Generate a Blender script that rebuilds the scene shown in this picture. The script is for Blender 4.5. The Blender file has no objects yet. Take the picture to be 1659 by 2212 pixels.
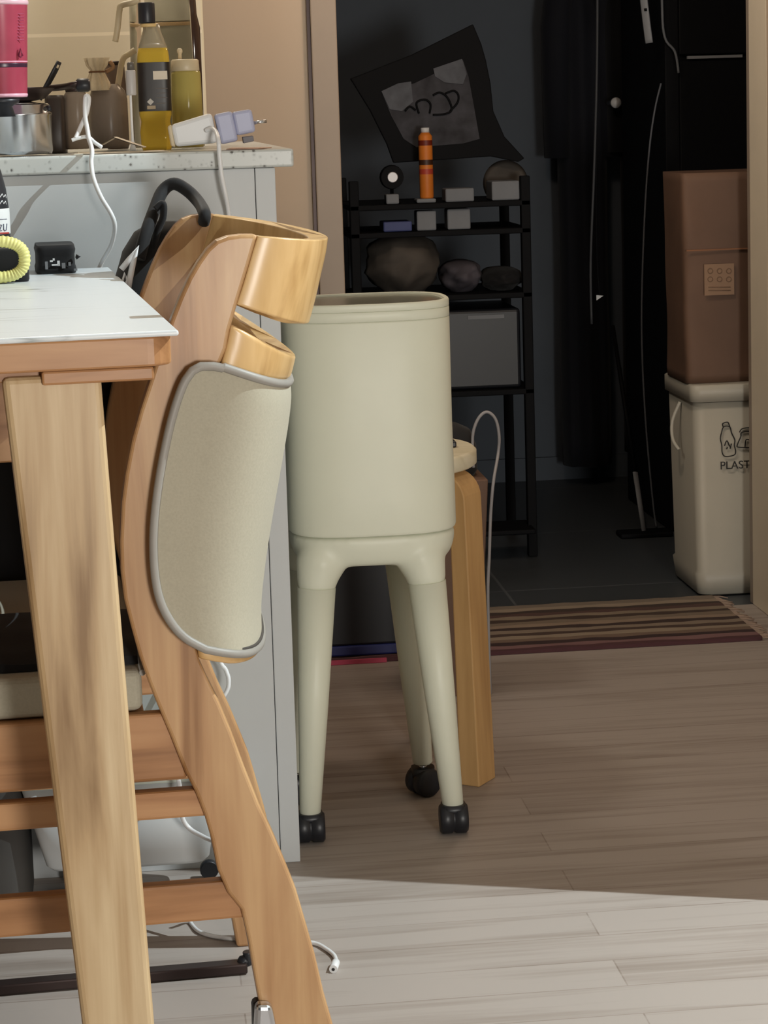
import bpy, bmesh, math, random
from mathutils import Vector, Matrix, noise
random.seed(7)
PI = math.pi
SC = bpy.context.scene
COL = SC.collection

# ------------------------------------------------------------------ camera
F, W_, H_, CY, HC = 4860.0, 1659.0, 2212.0, 923.0, 0.97
yaw, pit, rol = math.radians(6), math.radians(8), math.radians(1.75)
FW = Vector((math.sin(yaw)*math.cos(pit), math.cos(yaw)*math.cos(pit), -math.sin(pit)))
_x = Vector((math.cos(yaw), -math.sin(yaw), 0)); _y = _x.cross(FW)
CX_ = math.cos(rol)*_x - math.sin(rol)*_y
CY_ = math.sin(rol)*_x + math.cos(rol)*_y
EYE = Vector((0, 0, HC))
cd = bpy.data.cameras.new('camera'); cam = bpy.data.objects.new('camera', cd); COL.objects.link(cam)
cd.sensor_fit = 'HORIZONTAL'; cd.sensor_width = 36; cd.lens = 36*F/W_
cd.shift_y = (CY-H_/2)/W_; cd.clip_start = .05; cd.clip_end = 50
m = Matrix.Identity(4)
for i in range(3):
    m[i][0] = CX_[i]; m[i][1] = CY_[i]; m[i][2] = -FW[i]; m[i][3] = EYE[i]
cam.matrix_world = m
SC.camera = cam

# ------------------------------------------------------------------ world, lamps, exposure
SC.view_settings.view_transform = 'Standard'; SC.view_settings.look = 'None'
SC.view_settings.gamma = 1; SC.view_settings.exposure = 0.03
SC.view_settings.use_curve_mapping = False
wd = bpy.data.worlds.new('world'); SC.world = wd; wd.use_nodes = True
wd.node_tree.nodes['Background'].inputs[0].default_value = (.95, .97, 1.0, 1)
wd.node_tree.nodes['Background'].inputs[1].default_value = .05
def lamp(name, kind, loc, power, col, size=.05, target=None, **kw):
    l = bpy.data.lights.new(name, kind); o = bpy.data.objects.new(name, l); COL.objects.link(o)
    o.location = loc; l.energy = power; l.color = col
    if kind == 'POINT': l.shadow_soft_size = size
    if kind == 'AREA': l.shape = 'DISK'; l.size = size
    if target is not None:
        o.rotation_euler = (Vector(target)-Vector(loc)).to_track_quat('-Z', 'Y').to_euler()
    return o
_k = lamp('dining_lamp', 'SPOT', (1.75, 2.218, 2.25), 250, (.85, .97, 1.0))
_k.data.spot_size = math.radians(172); _k.data.spot_blend = .15; _k.data.shadow_soft_size = .003
lamp('front_fill_light', 'AREA', (.95, -1.05, .68), 53, (1.0, .955, .88), .60, (.3, 3.5, .95))  # added unseen fill behind the camera, low so it brightens upright faces
lamp('hall_lamp', 'POINT', (.58, 3.62, 1.62), 8.5, (1.0, .78, .60), .08)
lamp('kitchen_lamp', 'POINT', (-.12, 3.50, 1.80), 12, (1.0, .92, .80), .10)

# ------------------------------------------------------------------ pixel helpers (measuring the photograph once)
def ray(px, py): return FW + CX_*((px-829.5)/F) - CY_*((py-CY)/F)
def pz(px, py, z): r = ray(px, py); return EYE + r*((z-HC)/r.z)
def pY(px, py, y): r = ray(px, py); return EYE + r*(y/r.y)
def pN(px, py, p0, n): r = ray(px, py); return EYE + r*((p0-EYE).dot(n)/r.dot(n))

# ------------------------------------------------------------------ materials
def lin(c): return tuple(((v/255)/12.92 if v/255 <= .04045 else ((v/255+.055)/1.055)**2.4) for v in c)
def c4(c): return (c[0], c[1], c[2], 1)
def new_mat(name):
    m = bpy.data.materials.new(name); m.use_nodes = True
    return m, m.node_tree, m.node_tree.nodes['Principled BSDF']
def N(t, k, **kw):
    n = t.nodes.new(k)
    for a, b in kw.items(): setattr(n, a, b)
    return n
def mapping(t, scale=(1, 1, 1), rot=(0, 0, 0)):
    tc = N(t, 'ShaderNodeTexCoord'); mp = N(t, 'ShaderNodeMapping')
    mp.inputs['Scale'].default_value = scale; mp.inputs['Rotation'].default_value = rot
    t.links.new(tc.outputs['Object'], mp.inputs[0]); return mp
def ramp(t, src, stops):
    r = N(t, 'ShaderNodeValToRGB'); e = r.color_ramp.elements
    while len(e) < len(stops): e.new(.5)
    for i, (p, c) in enumerate(stops): e[i].position = p; e[i].color = c4(c)
    t.links.new(src, r.inputs[0]); return r
def bump(t, b, src, strength=.2, dist=.002):
    n = N(t, 'ShaderNodeBump'); n.inputs['Strength'].default_value = strength; n.inputs['Distance'].default_value = dist
    t.links.new(src, n.inputs['Height']); t.links.new(n.outputs[0], b.inputs['Normal'])
def plain(name, c, rough=.5, metal=0, spec=.5, var=.06, scale=18, bmp=0, **kw):
    m, t, b = new_mat(name); c = lin(c)
    nz = N(t, 'ShaderNodeTexNoise'); nz.inputs['Scale'].default_value = scale; nz.inputs['Detail'].default_value = 4
    t.links.new(mapping(t).outputs[0], nz.inputs['Vector'])
    r = ramp(t, nz.outputs[0], [(.3, tuple(v*(1-var) for v in c)), (.7, tuple(min(1, v*(1+var)) for v in c))])
    t.links.new(r.outputs[0], b.inputs['Base Color'])
    b.inputs['Roughness'].default_value = rough; b.inputs['Metallic'].default_value = metal
    b.inputs['Specular IOR Level'].default_value = spec
    for k, v in kw.items(): b.inputs[k].default_value = v
    if bmp: bump(t, b, nz.outputs[0], bmp, .003)
    return m
def wood(name, axis, lo, mid, hi, rough=.42, s=1.0, rot=(0, 0, 0)):
    m, t, b = new_mat(name)
    sc = [14*s]*3; sc[axis] = 1.1*s
    mp = mapping(t, sc, rot)
    n1 = N(t, 'ShaderNodeTexNoise'); n1.inputs['Scale'].default_value = 1.6; n1.inputs['Detail'].default_value = 5; n1.inputs['Distortion'].default_value = .9
    t.links.new(mp.outputs[0], n1.inputs['Vector'])
    sc2 = [90*s]*3; sc2[axis] = 3*s
    mp2 = mapping(t, sc2, rot)
    n2 = N(t, 'ShaderNodeTexNoise'); n2.inputs['Scale'].default_value = 1.0; n2.inputs['Detail'].default_value = 3
    t.links.new(mp2.outputs[0], n2.inputs['Vector'])
    ad = N(t, 'ShaderNodeMath', operation='MULTIPLY_ADD'); ad.inputs[1].default_value = .28
    t.links.new(n2.outputs[0], ad.inputs[0]); t.links.new(n1.outputs[0], ad.inputs[2])
    r = ramp(t, ad.outputs[0], [(.46, lin(lo)), (.62, lin(mid)), (.82, lin(hi))])
    t.links.new(r.outputs[0], b.inputs['Base Color']); b.inputs['Roughness'].default_value = rough
    bump(t, b, n2.outputs[0], .08, .001)
    return m
WOOD_LEG = wood('pale_rubberwood_upright', 2, (136, 104, 66), (184, 154, 114), (212, 188, 150))
WOOD_RAIL = wood('rubberwood_lengthwise', 0, (136, 92, 54), (170, 122, 80), (190, 144, 100))
WOOD_CHAIR = wood('chair_rubberwood', 2, (146, 104, 64), (178, 136, 94), (198, 160, 116), .36)
WOOD_BACK = wood('bent_chair_wood', 2, (184, 144, 92), (208, 170, 116), (220, 184, 132), .3)
WOOD_STOOL = wood('birch_stool_leg', 2, (172, 132, 84), (192, 152, 100), (204, 164, 112), .45)
PALE_BIRCH = wood('pale_birch', 0, (205, 196, 168), (216, 208, 182), (224, 216, 192), .5)
FABRIC = None
def fabric(name, c, sc=420):
    m, t, b = new_mat(name); c = lin(c)
    n = N(t, 'ShaderNodeTexNoise'); n.inputs['Scale'].default_value = sc; n.inputs['Detail'].default_value = 2
    t.links.new(mapping(t).outputs[0], n.inputs['Vector'])
    n3 = N(t, 'ShaderNodeTexNoise'); n3.inputs['Scale'].default_value = 9
    t.links.new(mapping(t).outputs[0], n3.inputs['Vector'])
    mx = N(t, 'ShaderNodeMath', operation='MULTIPLY_ADD'); mx.inputs[1].default_value = .35
    t.links.new(n3.outputs[0], mx.inputs[0]); t.links.new(n.outputs[0], mx.inputs[2])
    r = ramp(t, mx.outputs[0], [(.4, tuple(v*.93 for v in c)), (.95, tuple(min(1, v*1.05) for v in c))])
    t.links.new(r.outputs[0], b.inputs['Base Color']); b.inputs['Roughness'].default_value = .85
    b.inputs['Sheen Weight'].default_value = .06
    bump(t, b, n.outputs[0], .2, .0005)
    return m
FABRIC = fabric('greige_upholstery', (172, 166, 148))
PIPING = plain('grey_piping', (150, 146, 140), .5)
PIPING_DARK = plain('dark_piping', (70, 66, 62), .6)
BIN = plain('cream_plastic', (222, 224, 206), .45, var=.015)
BLACK_P = plain('black_plastic', (30, 32, 38), .4)
BLACK_CLOTH = fabric('black_nylon', (15, 15, 18), 300)
WHITE_P = plain('white_plastic', (226, 228, 230), .35, var=.02)
LILAC_P = plain('pale_lilac_plastic', (176, 180, 208), .4, var=.02)
CREAM_P = plain('cream_cap_plastic', (206, 190, 158), .4, var=.03)
CHROME = plain('brushed_steel', (206, 208, 212), .22, 1.0, var=.02)
DARK_MET = plain('dark_bronze_steel', (62, 50, 48), .4, .6)
PANEL = plain('pale_grey_laminate', (196, 200, 202), .5, var=.012, scale=6)
BEIGE_WALL = plain('beige_wall_paint', (196, 178, 158), .85, var=.012, scale=4, bmp=.03)
CASING = plain('taupe_door_casing', (156, 142, 128), .5, var=.02)
JAMB = plain('beige_door_jamb', (236, 224, 202), .55, var=.02)
CEIL = plain('white_ceiling_paint', (205, 202, 196), .9, var=.01)
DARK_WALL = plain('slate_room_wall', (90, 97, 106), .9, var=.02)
DARK_FLOOR = None
KRAFT = plain('kraft_paper', (106, 80, 64), .7, var=.12, scale=9, bmp=.5)
KRAFT_LAB = plain('faded_paper_label', (146, 116, 92), .7, var=.05)
INK = plain('black_ink', (26, 25, 25), .6)
PBIN = plain('warm_white_bin_plastic', (180, 175, 162), .45, var=.02)
PAPER = plain('white_paper', (222, 212, 194), .8, var=.05)
RED_LINE = plain('red_print', (170, 60, 50), .5)

def glass(name, c, rough=.02, ior=1.45, thin=False, trans=1.0):
    m, t, b = new_mat(name)
    b.inputs['Base Color'].default_value = c4(lin(c)); b.inputs['Transmission Weight'].default_value = trans
    b.inputs['Roughness'].default_value = rough; b.inputs['IOR'].default_value = ior
    return m
GLASS = glass('clear_glass', (236, 232, 220), .02, 1.12)
OILGOLD = glass('golden_oil', (244, 210, 84), .06, 1.2, trans=.5)
OILGREEN = glass('greenish_oil', (206, 190, 112), .12, 1.2, trans=.35)
SMOKE = glass('smoky_jar_glass', (160, 146, 132), .25, 1.2, trans=.45)
DARKGLASS = plain('tinted_glass_lid', (112, 110, 94), .22, 0, .9, var=.02)

# floor laminate
def floor_mat():
    m, t, b = new_mat('greige_laminate_planks')
    mp = mapping(t)
    br = N(t, 'ShaderNodeTexBrick'); br.offset = .37; br.squash = 1
    br.inputs['Scale'].default_value = 1; br.inputs['Brick Width'].default_value = 1.15; br.inputs['Row Height'].default_value = .078
    br.inputs['Mortar Size'].default_value = .0011; br.inputs['Mortar Smooth'].default_value = .3
    br.inputs['Color1'].default_value = (.42, .42, .42, 1); br.inputs['Color2'].default_value = (.58, .58, .58, 1)
    br.inputs['Mortar'].default_value = (.30, .30, .30, 1)
    t.links.new(mp.outputs[0], br.inputs['Vector'])
    mp2 = mapping(t, (1.3, 20, 1))
    n = N(t, 'ShaderNodeTexNoise'); n.inputs['Scale'].default_value = 1.5; n.inputs['Detail'].default_value = 7; n.inputs['Distortion'].default_value = .8
    t.links.new(mp2.outputs[0], n.inputs['Vector'])
    mp3 = mapping(t, (5, 120, 1))
    n2 = N(t, 'ShaderNodeTexNoise'); n2.inputs['Scale'].default_value = 1.2; n2.inputs['Detail'].default_value = 3
    t.links.new(mp3.outputs[0], n2.inputs['Vector'])
    a = N(t, 'ShaderNodeMath', operation='MULTIPLY_ADD'); a.inputs[1].default_value = .75
    t.links.new(n.outputs[0], a.inputs[0]); t.links.new(br.outputs['Color'], a.inputs[2])
    a2 = N(t, 'ShaderNodeMath', operation='MULTIPLY_ADD'); a2.inputs[1].default_value = .22
    t.links.new(n2.outputs[0], a2.inputs[0]); t.links.new(a.outputs[0], a2.inputs[2])
    r = ramp(t, a2.outputs[0], [(.62, lin((122, 108, 98))), (.86, lin((158, 147, 139))), (1.0, lin((172, 162, 155)))])
    t.links.new(r.outputs[0], b.inputs['Base Color']); b.inputs['Roughness'].default_value = .55
    b.inputs['Specular IOR Level'].default_value = .3
    bump(t, b, br.outputs['Fac'], -.25, .001)
    return m
FLOOR = floor_mat()
def tile_mat(name, c1, grout, w, h, rough=.35, mort=.004, rot=(0, 0, 0), off=0.0):
    m, t, b = new_mat(name)
    br = N(t, 'ShaderNodeTexBrick'); br.offset = off
    br.inputs['Scale'].default_value = 1; br.inputs['Brick Width'].default_value = w; br.inputs['Row Height'].default_value = h
    br.inputs['Mortar Size'].default_value = mort
    c = lin(c1)
    br.inputs['Color1'].default_value = c4(c); br.inputs['Color2'].default_value = c4(tuple(v*.96 for v in c)); br.inputs['Mortar'].default_value = c4(lin(grout))
    t.links.new(mapping(t, rot=rot).outputs[0], br.inputs['Vector'])
    t.links.new(br.outputs['Color'], b.inputs['Base Color']); b.inputs['Roughness'].default_value = rough
    return m
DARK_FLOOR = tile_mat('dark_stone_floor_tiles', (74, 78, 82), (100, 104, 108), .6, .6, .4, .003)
BACKSPLASH = tile_mat('beige_kitchen_tiles', (206, 192, 166), (224, 210, 184), .6, .37, .35, .003, (PI/2, 0, 0))
def terrazzo():
    m, t, b = new_mat('speckled_quartz')
    v = N(t, 'ShaderNodeTexVoronoi'); v.inputs['Scale'].default_value = 150; v.inputs['Randomness'].default_value = 1
    t.links.new(mapping(t).outputs[0], v.inputs['Vector'])
    n = N(t, 'ShaderNodeTexNoise'); n.inputs['Scale'].default_value = 60
    t.links.new(mapping(t).outputs[0], n.inputs['Vector'])
    sep = N(t, 'ShaderNodeSeparateColor'); t.links.new(v.outputs['Color'], sep.inputs[0])
    mu = N(t, 'ShaderNodeMath', operation='MULTIPLY_ADD'); mu.inputs[1].default_value = 1.4
    t.links.new(v.outputs['Distance'], mu.inputs[0]); t.links.new(sep.outputs[0], mu.inputs[2])
    r = ramp(t, mu.outputs[0], [(.34, lin((100, 98, 96))), (.52, lin((176, 180, 178))), (.9, lin((196, 200, 198)))])
    t.links.new(r.outputs[0], b.inputs['Base Color']); b.inputs['Roughness'].default_value = .3
    return m
QUARTZ = terrazzo()
def marble():
    m, t, b = new_mat('white_veined_stone')
    mp = mapping(t, (.9, 9, 1))
    n = N(t, 'ShaderNodeTexNoise'); n.inputs['Scale'].default_value = 2.3; n.inputs['Detail'].default_value = 2; n.inputs['Distortion'].default_value = .5
    t.links.new(mp.outputs[0], n.inputs['Vector'])
    s = N(t, 'ShaderNodeMath', operation='SUBTRACT'); s.inputs[1].default_value = .53
    a = N(t, 'ShaderNodeMath', operation='ABSOLUTE')
    t.links.new(n.outputs[0], s.inputs[0]); t.links.new(s.outputs[0], a.inputs[0])
    n2 = N(t, 'ShaderNodeTexNoise'); n2.inputs['Scale'].default_value = 5
    t.links.new(mapping(t).outputs[0], n2.inputs['Vector'])
    ad = N(t, 'ShaderNodeMath', operation='MULTIPLY_ADD'); ad.inputs[1].default_value = .05
    t.links.new(n2.outputs[0], ad.inputs[0]); t.links.new(a.outputs[0], ad.inputs[2])
    r = ramp(t, ad.outputs[0], [(.020, lin((128, 134, 132))), (.034, lin((222, 228, 232)))])
    t.links.new(r.outputs[0], b.inputs['Base Color']); b.inputs['Roughness'].default_value = .32
    return m
MARBLE = marble()
def rug_mat():
    m, t, b = new_mat('striped_rag_weave')
    tc = N(t, 'ShaderNodeTexCoord'); sp = N(t, 'ShaderNodeSeparateXYZ'); t.links.new(tc.outputs['Object'], sp.inputs[0])
    n = N(t, 'ShaderNodeTexNoise'); n.inputs['Scale'].default_value = 30; t.links.new(mapping(t, (.3, 1, 1)).outputs[0], n.inputs['Vector'])
    ma = N(t, 'ShaderNodeMath', operation='MULTIPLY_ADD'); ma.inputs[1].default_value = .012
    t.links.new(n.outputs[0], ma.inputs[0]); t.links.new(sp.outputs['Y'], ma.inputs[2])
    dv = N(t, 'ShaderNodeMath', operation='DIVIDE'); dv.inputs[1].default_value = .36; t.links.new(ma.outputs[0], dv.inputs[0])
    cs = [(84, 52, 56), (128, 96, 96), (60, 42, 42), (120, 100, 86), (150, 134, 116), (80, 62, 54), (140, 124, 108), (66, 50, 46),
          (150, 130, 112), (128, 112, 96), (74, 58, 50), (140, 124, 106), (90, 66, 60), (70, 56, 50), (156, 140, 122), (132, 118, 104)]
    r = ramp(t, dv.outputs[0], [(i/len(cs), lin(c)) for i, c in enumerate(cs)]); r.color_ramp.interpolation = 'CONSTANT'
    t.links.new(r.outputs[0], b.inputs['Base Color']); b.inputs['Roughness'].default_value = .95
    bump(t, b, n.outputs[0], .6, .004)
    return m
RUG = rug_mat()

# ------------------------------------------------------------------ mesh collector
class MB:
    def __init__(s): s.v = []; s.f = []; s.sm = []
    def add(s, vs, fs, smooth=False):
        o = len(s.v); s.v += [Vector(p) for p in vs]
        for f in fs: s.f.append([i+o for i in f]); s.sm.append(smooth)
        return s
    def box(s, c, d, M=None):
        hx, hy, hz = d[0]/2, d[1]/2, d[2]/2
        vs = [Vector((x, y, z)) for x in (-hx, hx) for y in (-hy, hy) for z in (-hz, hz)]
        if M is not None: vs = [M @ p for p in vs]
        vs = [p+Vector(c) for p in vs]
        return s.add(vs, [(0, 1, 3, 2), (4, 6, 7, 5), (0, 4, 5, 1), (2, 3, 7, 6), (0, 2, 6, 4), (1, 5, 7, 3)])
    def bb(s, a, b):
        a, b = Vector(a), Vector(b); return s.box((a+b)/2, [abs(b[i]-a[i]) for i in range(3)])
    def prism(s, poly, off, smooth=False):
        n = len(poly); off = Vector(off); P = [Vector(p) for p in poly]
        s.add(P+[p+off for p in P], [list(range(n))[::-1], list(range(n, 2*n))]); o = len(s.v)-2*n
        for i in range(n):
            j = (i+1) % n; s.f.append([o+i, o+j, o+n+j, o+n+i]); s.sm.append(smooth)
        return s
    def loft(s, rings, cap=True, closed=True, smooth=True):
        n = len(rings[0]); vs = [p for r in rings for p in r]; fs = []
        for k in range(len(rings)-1):
            for i in range(n if closed else n-1):
                j = (i+1) % n; fs.append((k*n+i, k*n+j, (k+1)*n+j, (k+1)*n+i))
        s.add(vs, fs, smooth); o = len(s.v)-len(vs)
        if cap:
            s.f.append([o+i for i in range(n)][::-1]); s.sm.append(False)
            s.f.append([o+len(vs)-n+i for i in range(n)]); s.sm.append(False)
        return s
    def lathe(s, prof, c, seg=32, M=None, cap=True):
        c = Vector(c); rings = []
        for r, z in prof:
            ring = [Vector((r*math.cos(2*PI*i/seg), r*math.sin(2*PI*i/seg), z)) for i in range(seg)]
            if M is not None: ring = [M @ p for p in ring]
            rings.append([p+c for p in ring])
        return s.loft(rings, cap)
    def tube(s, pts, r, seg=10, cap=True, closed=False):
        P = [Vector(p) for p in pts]; n = len(P); rings = []; up = Vector((.13, .2, .97)).normalized(); a = None
        for i in range(n):
            if closed: d = P[(i+1) % n]-P[i-1]
            else: d = P[min(i+1, n-1)]-P[max(i-1, 0)]
            d.normalize()
            if a is None: a = d.cross(up).normalized()
            a = (a-d*a.dot(d)).normalized(); b = d.cross(a)
            rr = r[i] if isinstance(r, (list, tuple)) else r
            if not isinstance(rr, (list, tuple)): rr = (rr, rr)
            rings.append([P[i]+a*(rr[0]*math.cos(2*PI*k/seg))+b*(rr[1]*math.sin(2*PI*k/seg)) for k in range(seg)])
        if closed: rings.append(rings[0]); cap = False
        return s.loft(rings, cap)
    def grid(s, rows, smooth=True): return s.loft(rows, cap=False, closed=False, smooth=smooth)
    def build(s, name, mat, parent=None, bev=0, seg=2, solid=0):
        org = Vector((0, 0, 0))
        if parent is not None: org = Vector(parent.get('_o', (0, 0, 0)))
        elif s.v:
            lo = [min(p[i] for p in s.v) for i in range(3)]; hi = [max(p[i] for p in s.v) for i in range(3)]
            org = Vector(((lo[0]+hi[0])/2, (lo[1]+hi[1])/2, lo[2]))
        me = bpy.data.meshes.new(name); me.from_pydata([tuple(p-org) for p in s.v], [], s.f)
        bm = bmesh.new(); bm.from_mesh(me); bmesh.ops.recalc_face_normals(bm, faces=bm.faces)
        bm.faces.ensure_lookup_table(); bm.to_mesh(me); bm.free()
        for p, q in zip(me.polygons, s.sm): p.use_smooth = q
        me.materials.append(mat); o = bpy.data.objects.new(name, me); COL.objects.link(o)
        if parent is not None: o.parent = parent
        else: o.location = org
        o['_o'] = tuple(org)
        if bev:
            b = o.modifiers.new('bevel', 'BEVEL'); b.width = bev; b.segments = seg; b.limit_method = 'ANGLE'; b.angle_limit = math.radians(35)
        return o
def spline(pts, n=10, closed=False):
    P = [Vector(p) for p in pts]; out = []; L = len(P)
    for i in range(L if closed else L-1):
        if closed: p0, p1, p2, p3 = P[i-1], P[i], P[(i+1) % L], P[(i+2) % L]
        else: p0, p1, p2, p3 = P[max(i-1, 0)], P[i], P[i+1], P[min(i+2, L-1)]
        for k in range(n):
            t = k/n
            out.append(.5*((2*p1)+(-p0+p2)*t+(2*p0-5*p1+4*p2-p3)*t*t+(-p0+3*p1-3*p2+p3)*t**3))
    if not closed: out.append(P[-1])
    return out
def thing(name, label, cat, loc, group=None):
    o = bpy.data.objects.new(name, None); COL.objects.link(o); o.location = loc; o.empty_display_size = .05
    o['label'] = label; o['category'] = cat; o['_o'] = tuple(loc)
    if group: o['group'] = group
    return o
def tag(o, label, cat, group=None, kind=None):
    o['label'] = label; o['category'] = cat
    if group: o['group'] = group
    if kind: o['kind'] = kind
    return o
def struct(o): o['kind'] = 'structure'; return o
def sq_ring(c, hx, hy, z, n=4.0, seg=64, rot=0):
    out = []
    for i in range(seg):
        a = 2*PI*i/seg; ca, sa = math.cos(a), math.sin(a)
        x = hx*math.copysign(abs(ca)**(2/n), ca); y = hy*math.copysign(abs(sa)**(2/n), sa)
        x, y = x*math.cos(rot)-y*math.sin(rot), x*math.sin(rot)+y*math.cos(rot)
        out.append(Vector((c[0]+x, c[1]+y, z)))
    return out
def text_mb(txt, size, M, depth=.0006):
    cu = bpy.data.curves.new('t', 'FONT'); cu.body = txt; cu.size = size; cu.extrude = depth/2
    ob = bpy.data.objects.new('t', cu); COL.objects.link(ob)
    dg = bpy.context.evaluated_depsgraph_get(); me = bpy.data.meshes.new_from_object(ob.evaluated_get(dg))
    mb = MB(); mb.add([M @ v.co for v in me.vertices], [list(p.vertices) for p in me.polygons])
    bpy.data.objects.remove(ob); bpy.data.curves.remove(cu); bpy.data.meshes.remove(me)
    return mb

# ================================================================== THE SETTING
YP = 2.837      # counter front panel
YD, YD2 = 4.06, 4.18   # doorway wall front / back
XR = 1.149      # hall side wall
XL = pY(746, 600, YD).x
YT = 3.80       # tiled kitchen wall
XT = pY(441, 200, YT).x
ZC = 2.45
YB = 5.75       # back wall of the dark room
struct(MB().bb((-2.6, -1.2, -.05), (3.6, YD2, 0)).build('floor', FLOOR))
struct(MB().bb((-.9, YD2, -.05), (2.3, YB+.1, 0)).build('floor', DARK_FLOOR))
struct(MB().bb((-2.6, -1.2, ZC), (3.6, YB+.1, ZC+.06)).build('ceiling', CEIL))
struct(MB().bb((XT-.35, YD, 0), (XL-.035, YD2, ZC)).build('wall_back', BEIGE_WALL))
struct(MB().bb((XL-.035, YD, 2.08), (XR, YD2, ZC)).build('wall_back', BEIGE_WALL))
struct(MB().bb((-2.2, YT, 0), (XT, YT+.10, ZC)).build('wall_kitchen', BACKSPLASH))
struct(MB().bb((XT, YT, 0), (XT+.003, YT+.10, ZC)).build('trim_1', CREAM_P))
struct(MB().bb((XR, 2.431, 0), (XR+.14, YD-.001, ZC)).build('wall_right', BEIGE_WALL))
struct(MB().bb((3.5, -1.2, 0), (3.6, YD, ZC)).build('wall_far_right', BEIGE_WALL))
struct(MB().bb((-2.6, -1.2, 0), (-2.5, YD, ZC)).build('wall_left', BEIGE_WALL))
# door frame
t = thing('door_1', 'taupe door frame around the dark room opening', 'door frame', (XL, YD, 0)); del t['label']; del t['category']; t['kind'] = 'structure'
xa, xb = pY(690, 600, YD-.02).x, pY(745, 600, YD-.02).x
MB().bb((xa, YD-.02, 0), (xb, YD2+.01, 2.1)).build('left_casing', CASING, t, .002)
MB().bb((xa-.006, YD-.012, 0), (xa, YD+.002, 2.1)).build('groove_shade_strip', DARK_MET, t)  # solid dark strip; the shade beside the casing is put into its colour
MB().bb((XR, YD, 0), (XR+.10, YD2, 2.1)).build('right_jamb', JAMB, t, .002)
MB().bb((XR-.0, YD2, 0), (XR+.05, YD2+.02, 2.1)).build('right_jamb_stop', CASING, t, .002)
MB().bb((xa, YD-.02, 2.06), (XR, YD2, 2.12)).build('head_casing', CASING, t, .002)
# dark room
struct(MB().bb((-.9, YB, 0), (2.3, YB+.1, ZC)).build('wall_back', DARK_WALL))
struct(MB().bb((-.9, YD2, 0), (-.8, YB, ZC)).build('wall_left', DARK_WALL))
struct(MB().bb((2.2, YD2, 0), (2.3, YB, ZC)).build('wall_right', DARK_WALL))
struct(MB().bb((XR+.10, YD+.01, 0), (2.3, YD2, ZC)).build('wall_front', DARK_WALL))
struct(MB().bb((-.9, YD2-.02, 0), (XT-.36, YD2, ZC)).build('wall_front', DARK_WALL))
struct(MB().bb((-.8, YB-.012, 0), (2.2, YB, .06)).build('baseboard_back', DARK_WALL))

# ================================================================== COUNTER
xr = pY(599, 500, YP).x
t = thing('kitchen_counter', 'pale grey kitchen counter base with plain panel facing the dining table', 'counter', (-.4, YP+.3, 0))
MB().bb((-2.0, YP, .0), (xr-.026, YT-.002, .904)).build('front_panel', PANEL, t, .001)
MB().bb((xr-.0252, YP, .0), (xr, YT-.1, .904)).build('end_panel', PANEL, t, .001)
o = MB().bb((-2.0, YP-.007, .9045), (pY(634, 330, YP-.007).x, YT-.002, .927)).build('countertop', QUARTZ, None, .003, 3)
tag(o, 'white speckled quartz worktop on the pale grey kitchen counter', 'countertop')
ZT = .927

# ================================================================== DINING TABLE
ZTB = .789
P0 = pz(386, 713, ZTB)
TD = (pz(235, 577, ZTB)-P0); TDL = TD.length; TD.normalize(); TL = Vector((TD.y, -TD.x, 0))   # TL points right
def tp(l, d, z): return P0*1+TL*l+TD*d+Vector((0, 0, z-P0.z))
TT = Matrix(((TL.x, TD.x, 0), (TL.y, TD.y, 0), (0, 0, 1)))
t = thing('dining_table', 'light wood dining table with white veined stone top', 'table', tp(-.7, TDL/2, 0))
def tbox(l0, l1, d0, d1, z0, z1, mb=None):
    mb = mb or MB(); mb.prism([tp(l0, d0, z0), tp(l1, d0, z0), tp(l1, d1, z0), tp(l0, d1, z0)], (0, 0, z1-z0)); return mb
tbox(-1.4, 0, 0, TDL, ZTB-.005, ZTB).build('stone_top', MARBLE, t, .002, 3)
def rrect(l0, l1, d0, d1, z0, z1, r):
    pts = []
    for cx, cy, a0 in ((l1-r, d0+r, -PI/2), (l1-r, d1-r, 0), (l0+r, d1-r, PI/2), (l0+r, d0+r, PI)):
        for k in range(7): a = a0+PI/2*k/6; pts.append(tp(cx+r*math.cos(a), cy+r*math.sin(a), z0))
    return MB().prism(pts, (0, 0, z1-z0))
rrect(-1.39, -.005, .006, TDL-.006, ZTB-.031, ZTB-.005, .022).build('wooden_frame', WOOD_RAIL, t, .002)
tbox(-.118, -.022, .008, .06, ZTB-.043, ZTB-.031).build('corner_block', WOOD_RAIL, t, .002)
tbox(-1.36, -.03, .02, .05, ZTB-.040, ZTB-.031).build('apron', WOOD_RAIL, t, .001)
# splayed legs
def tlp(px, py, d): 
    q = pN(px, py, tp(0, d, 0), TD); v = q-tp(0, d, 0); return v.dot(TL), q.z
def leg(d, pts, dz, mirror=False, th=.05, dl=0):
    l0, z0 = pts[0]; l1, z1 = pts[1]; l2, z2 = pts[2]; l3, z3 = pts[3]
    ztop = ZTB-.035
    def ext(a, b, z): return a[0]+(b[0]-a[0])*(z-a[1])/(b[1]-a[1])
    TLx, TRx = ext(pts[0], pts[2], ztop), ext(pts[1], pts[3], ztop)
    BLx, BRx = ext(pts[0], pts[2], 0), ext(pts[1], pts[3], 0)
    TLx, TRx, BLx, BRx = [v+dl for v in (TLx, TRx, BLx, BRx)]
    if mirror: TLx, TRx, BLx, BRx = [-1.4-v for v in (TLx, TRx, BLx, BRx)]
    mb = MB(); r = []
    for (a, b, z, w) in ((BLx, BRx, 0, th*.75), (TLx, TRx, ztop, th)):
        if mirror: a, b = b, a
        r.append([tp(a, d, z), tp(b, d, z), tp(b, d+w, z), tp(a, d+w, z)])
    mb.loft(r, smooth=False); return mb
LP = [tlp(4, 822, .012), tlp(219, 818, .012), tlp(178, 2212, .012), tlp(334, 2212, .012)]
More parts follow.
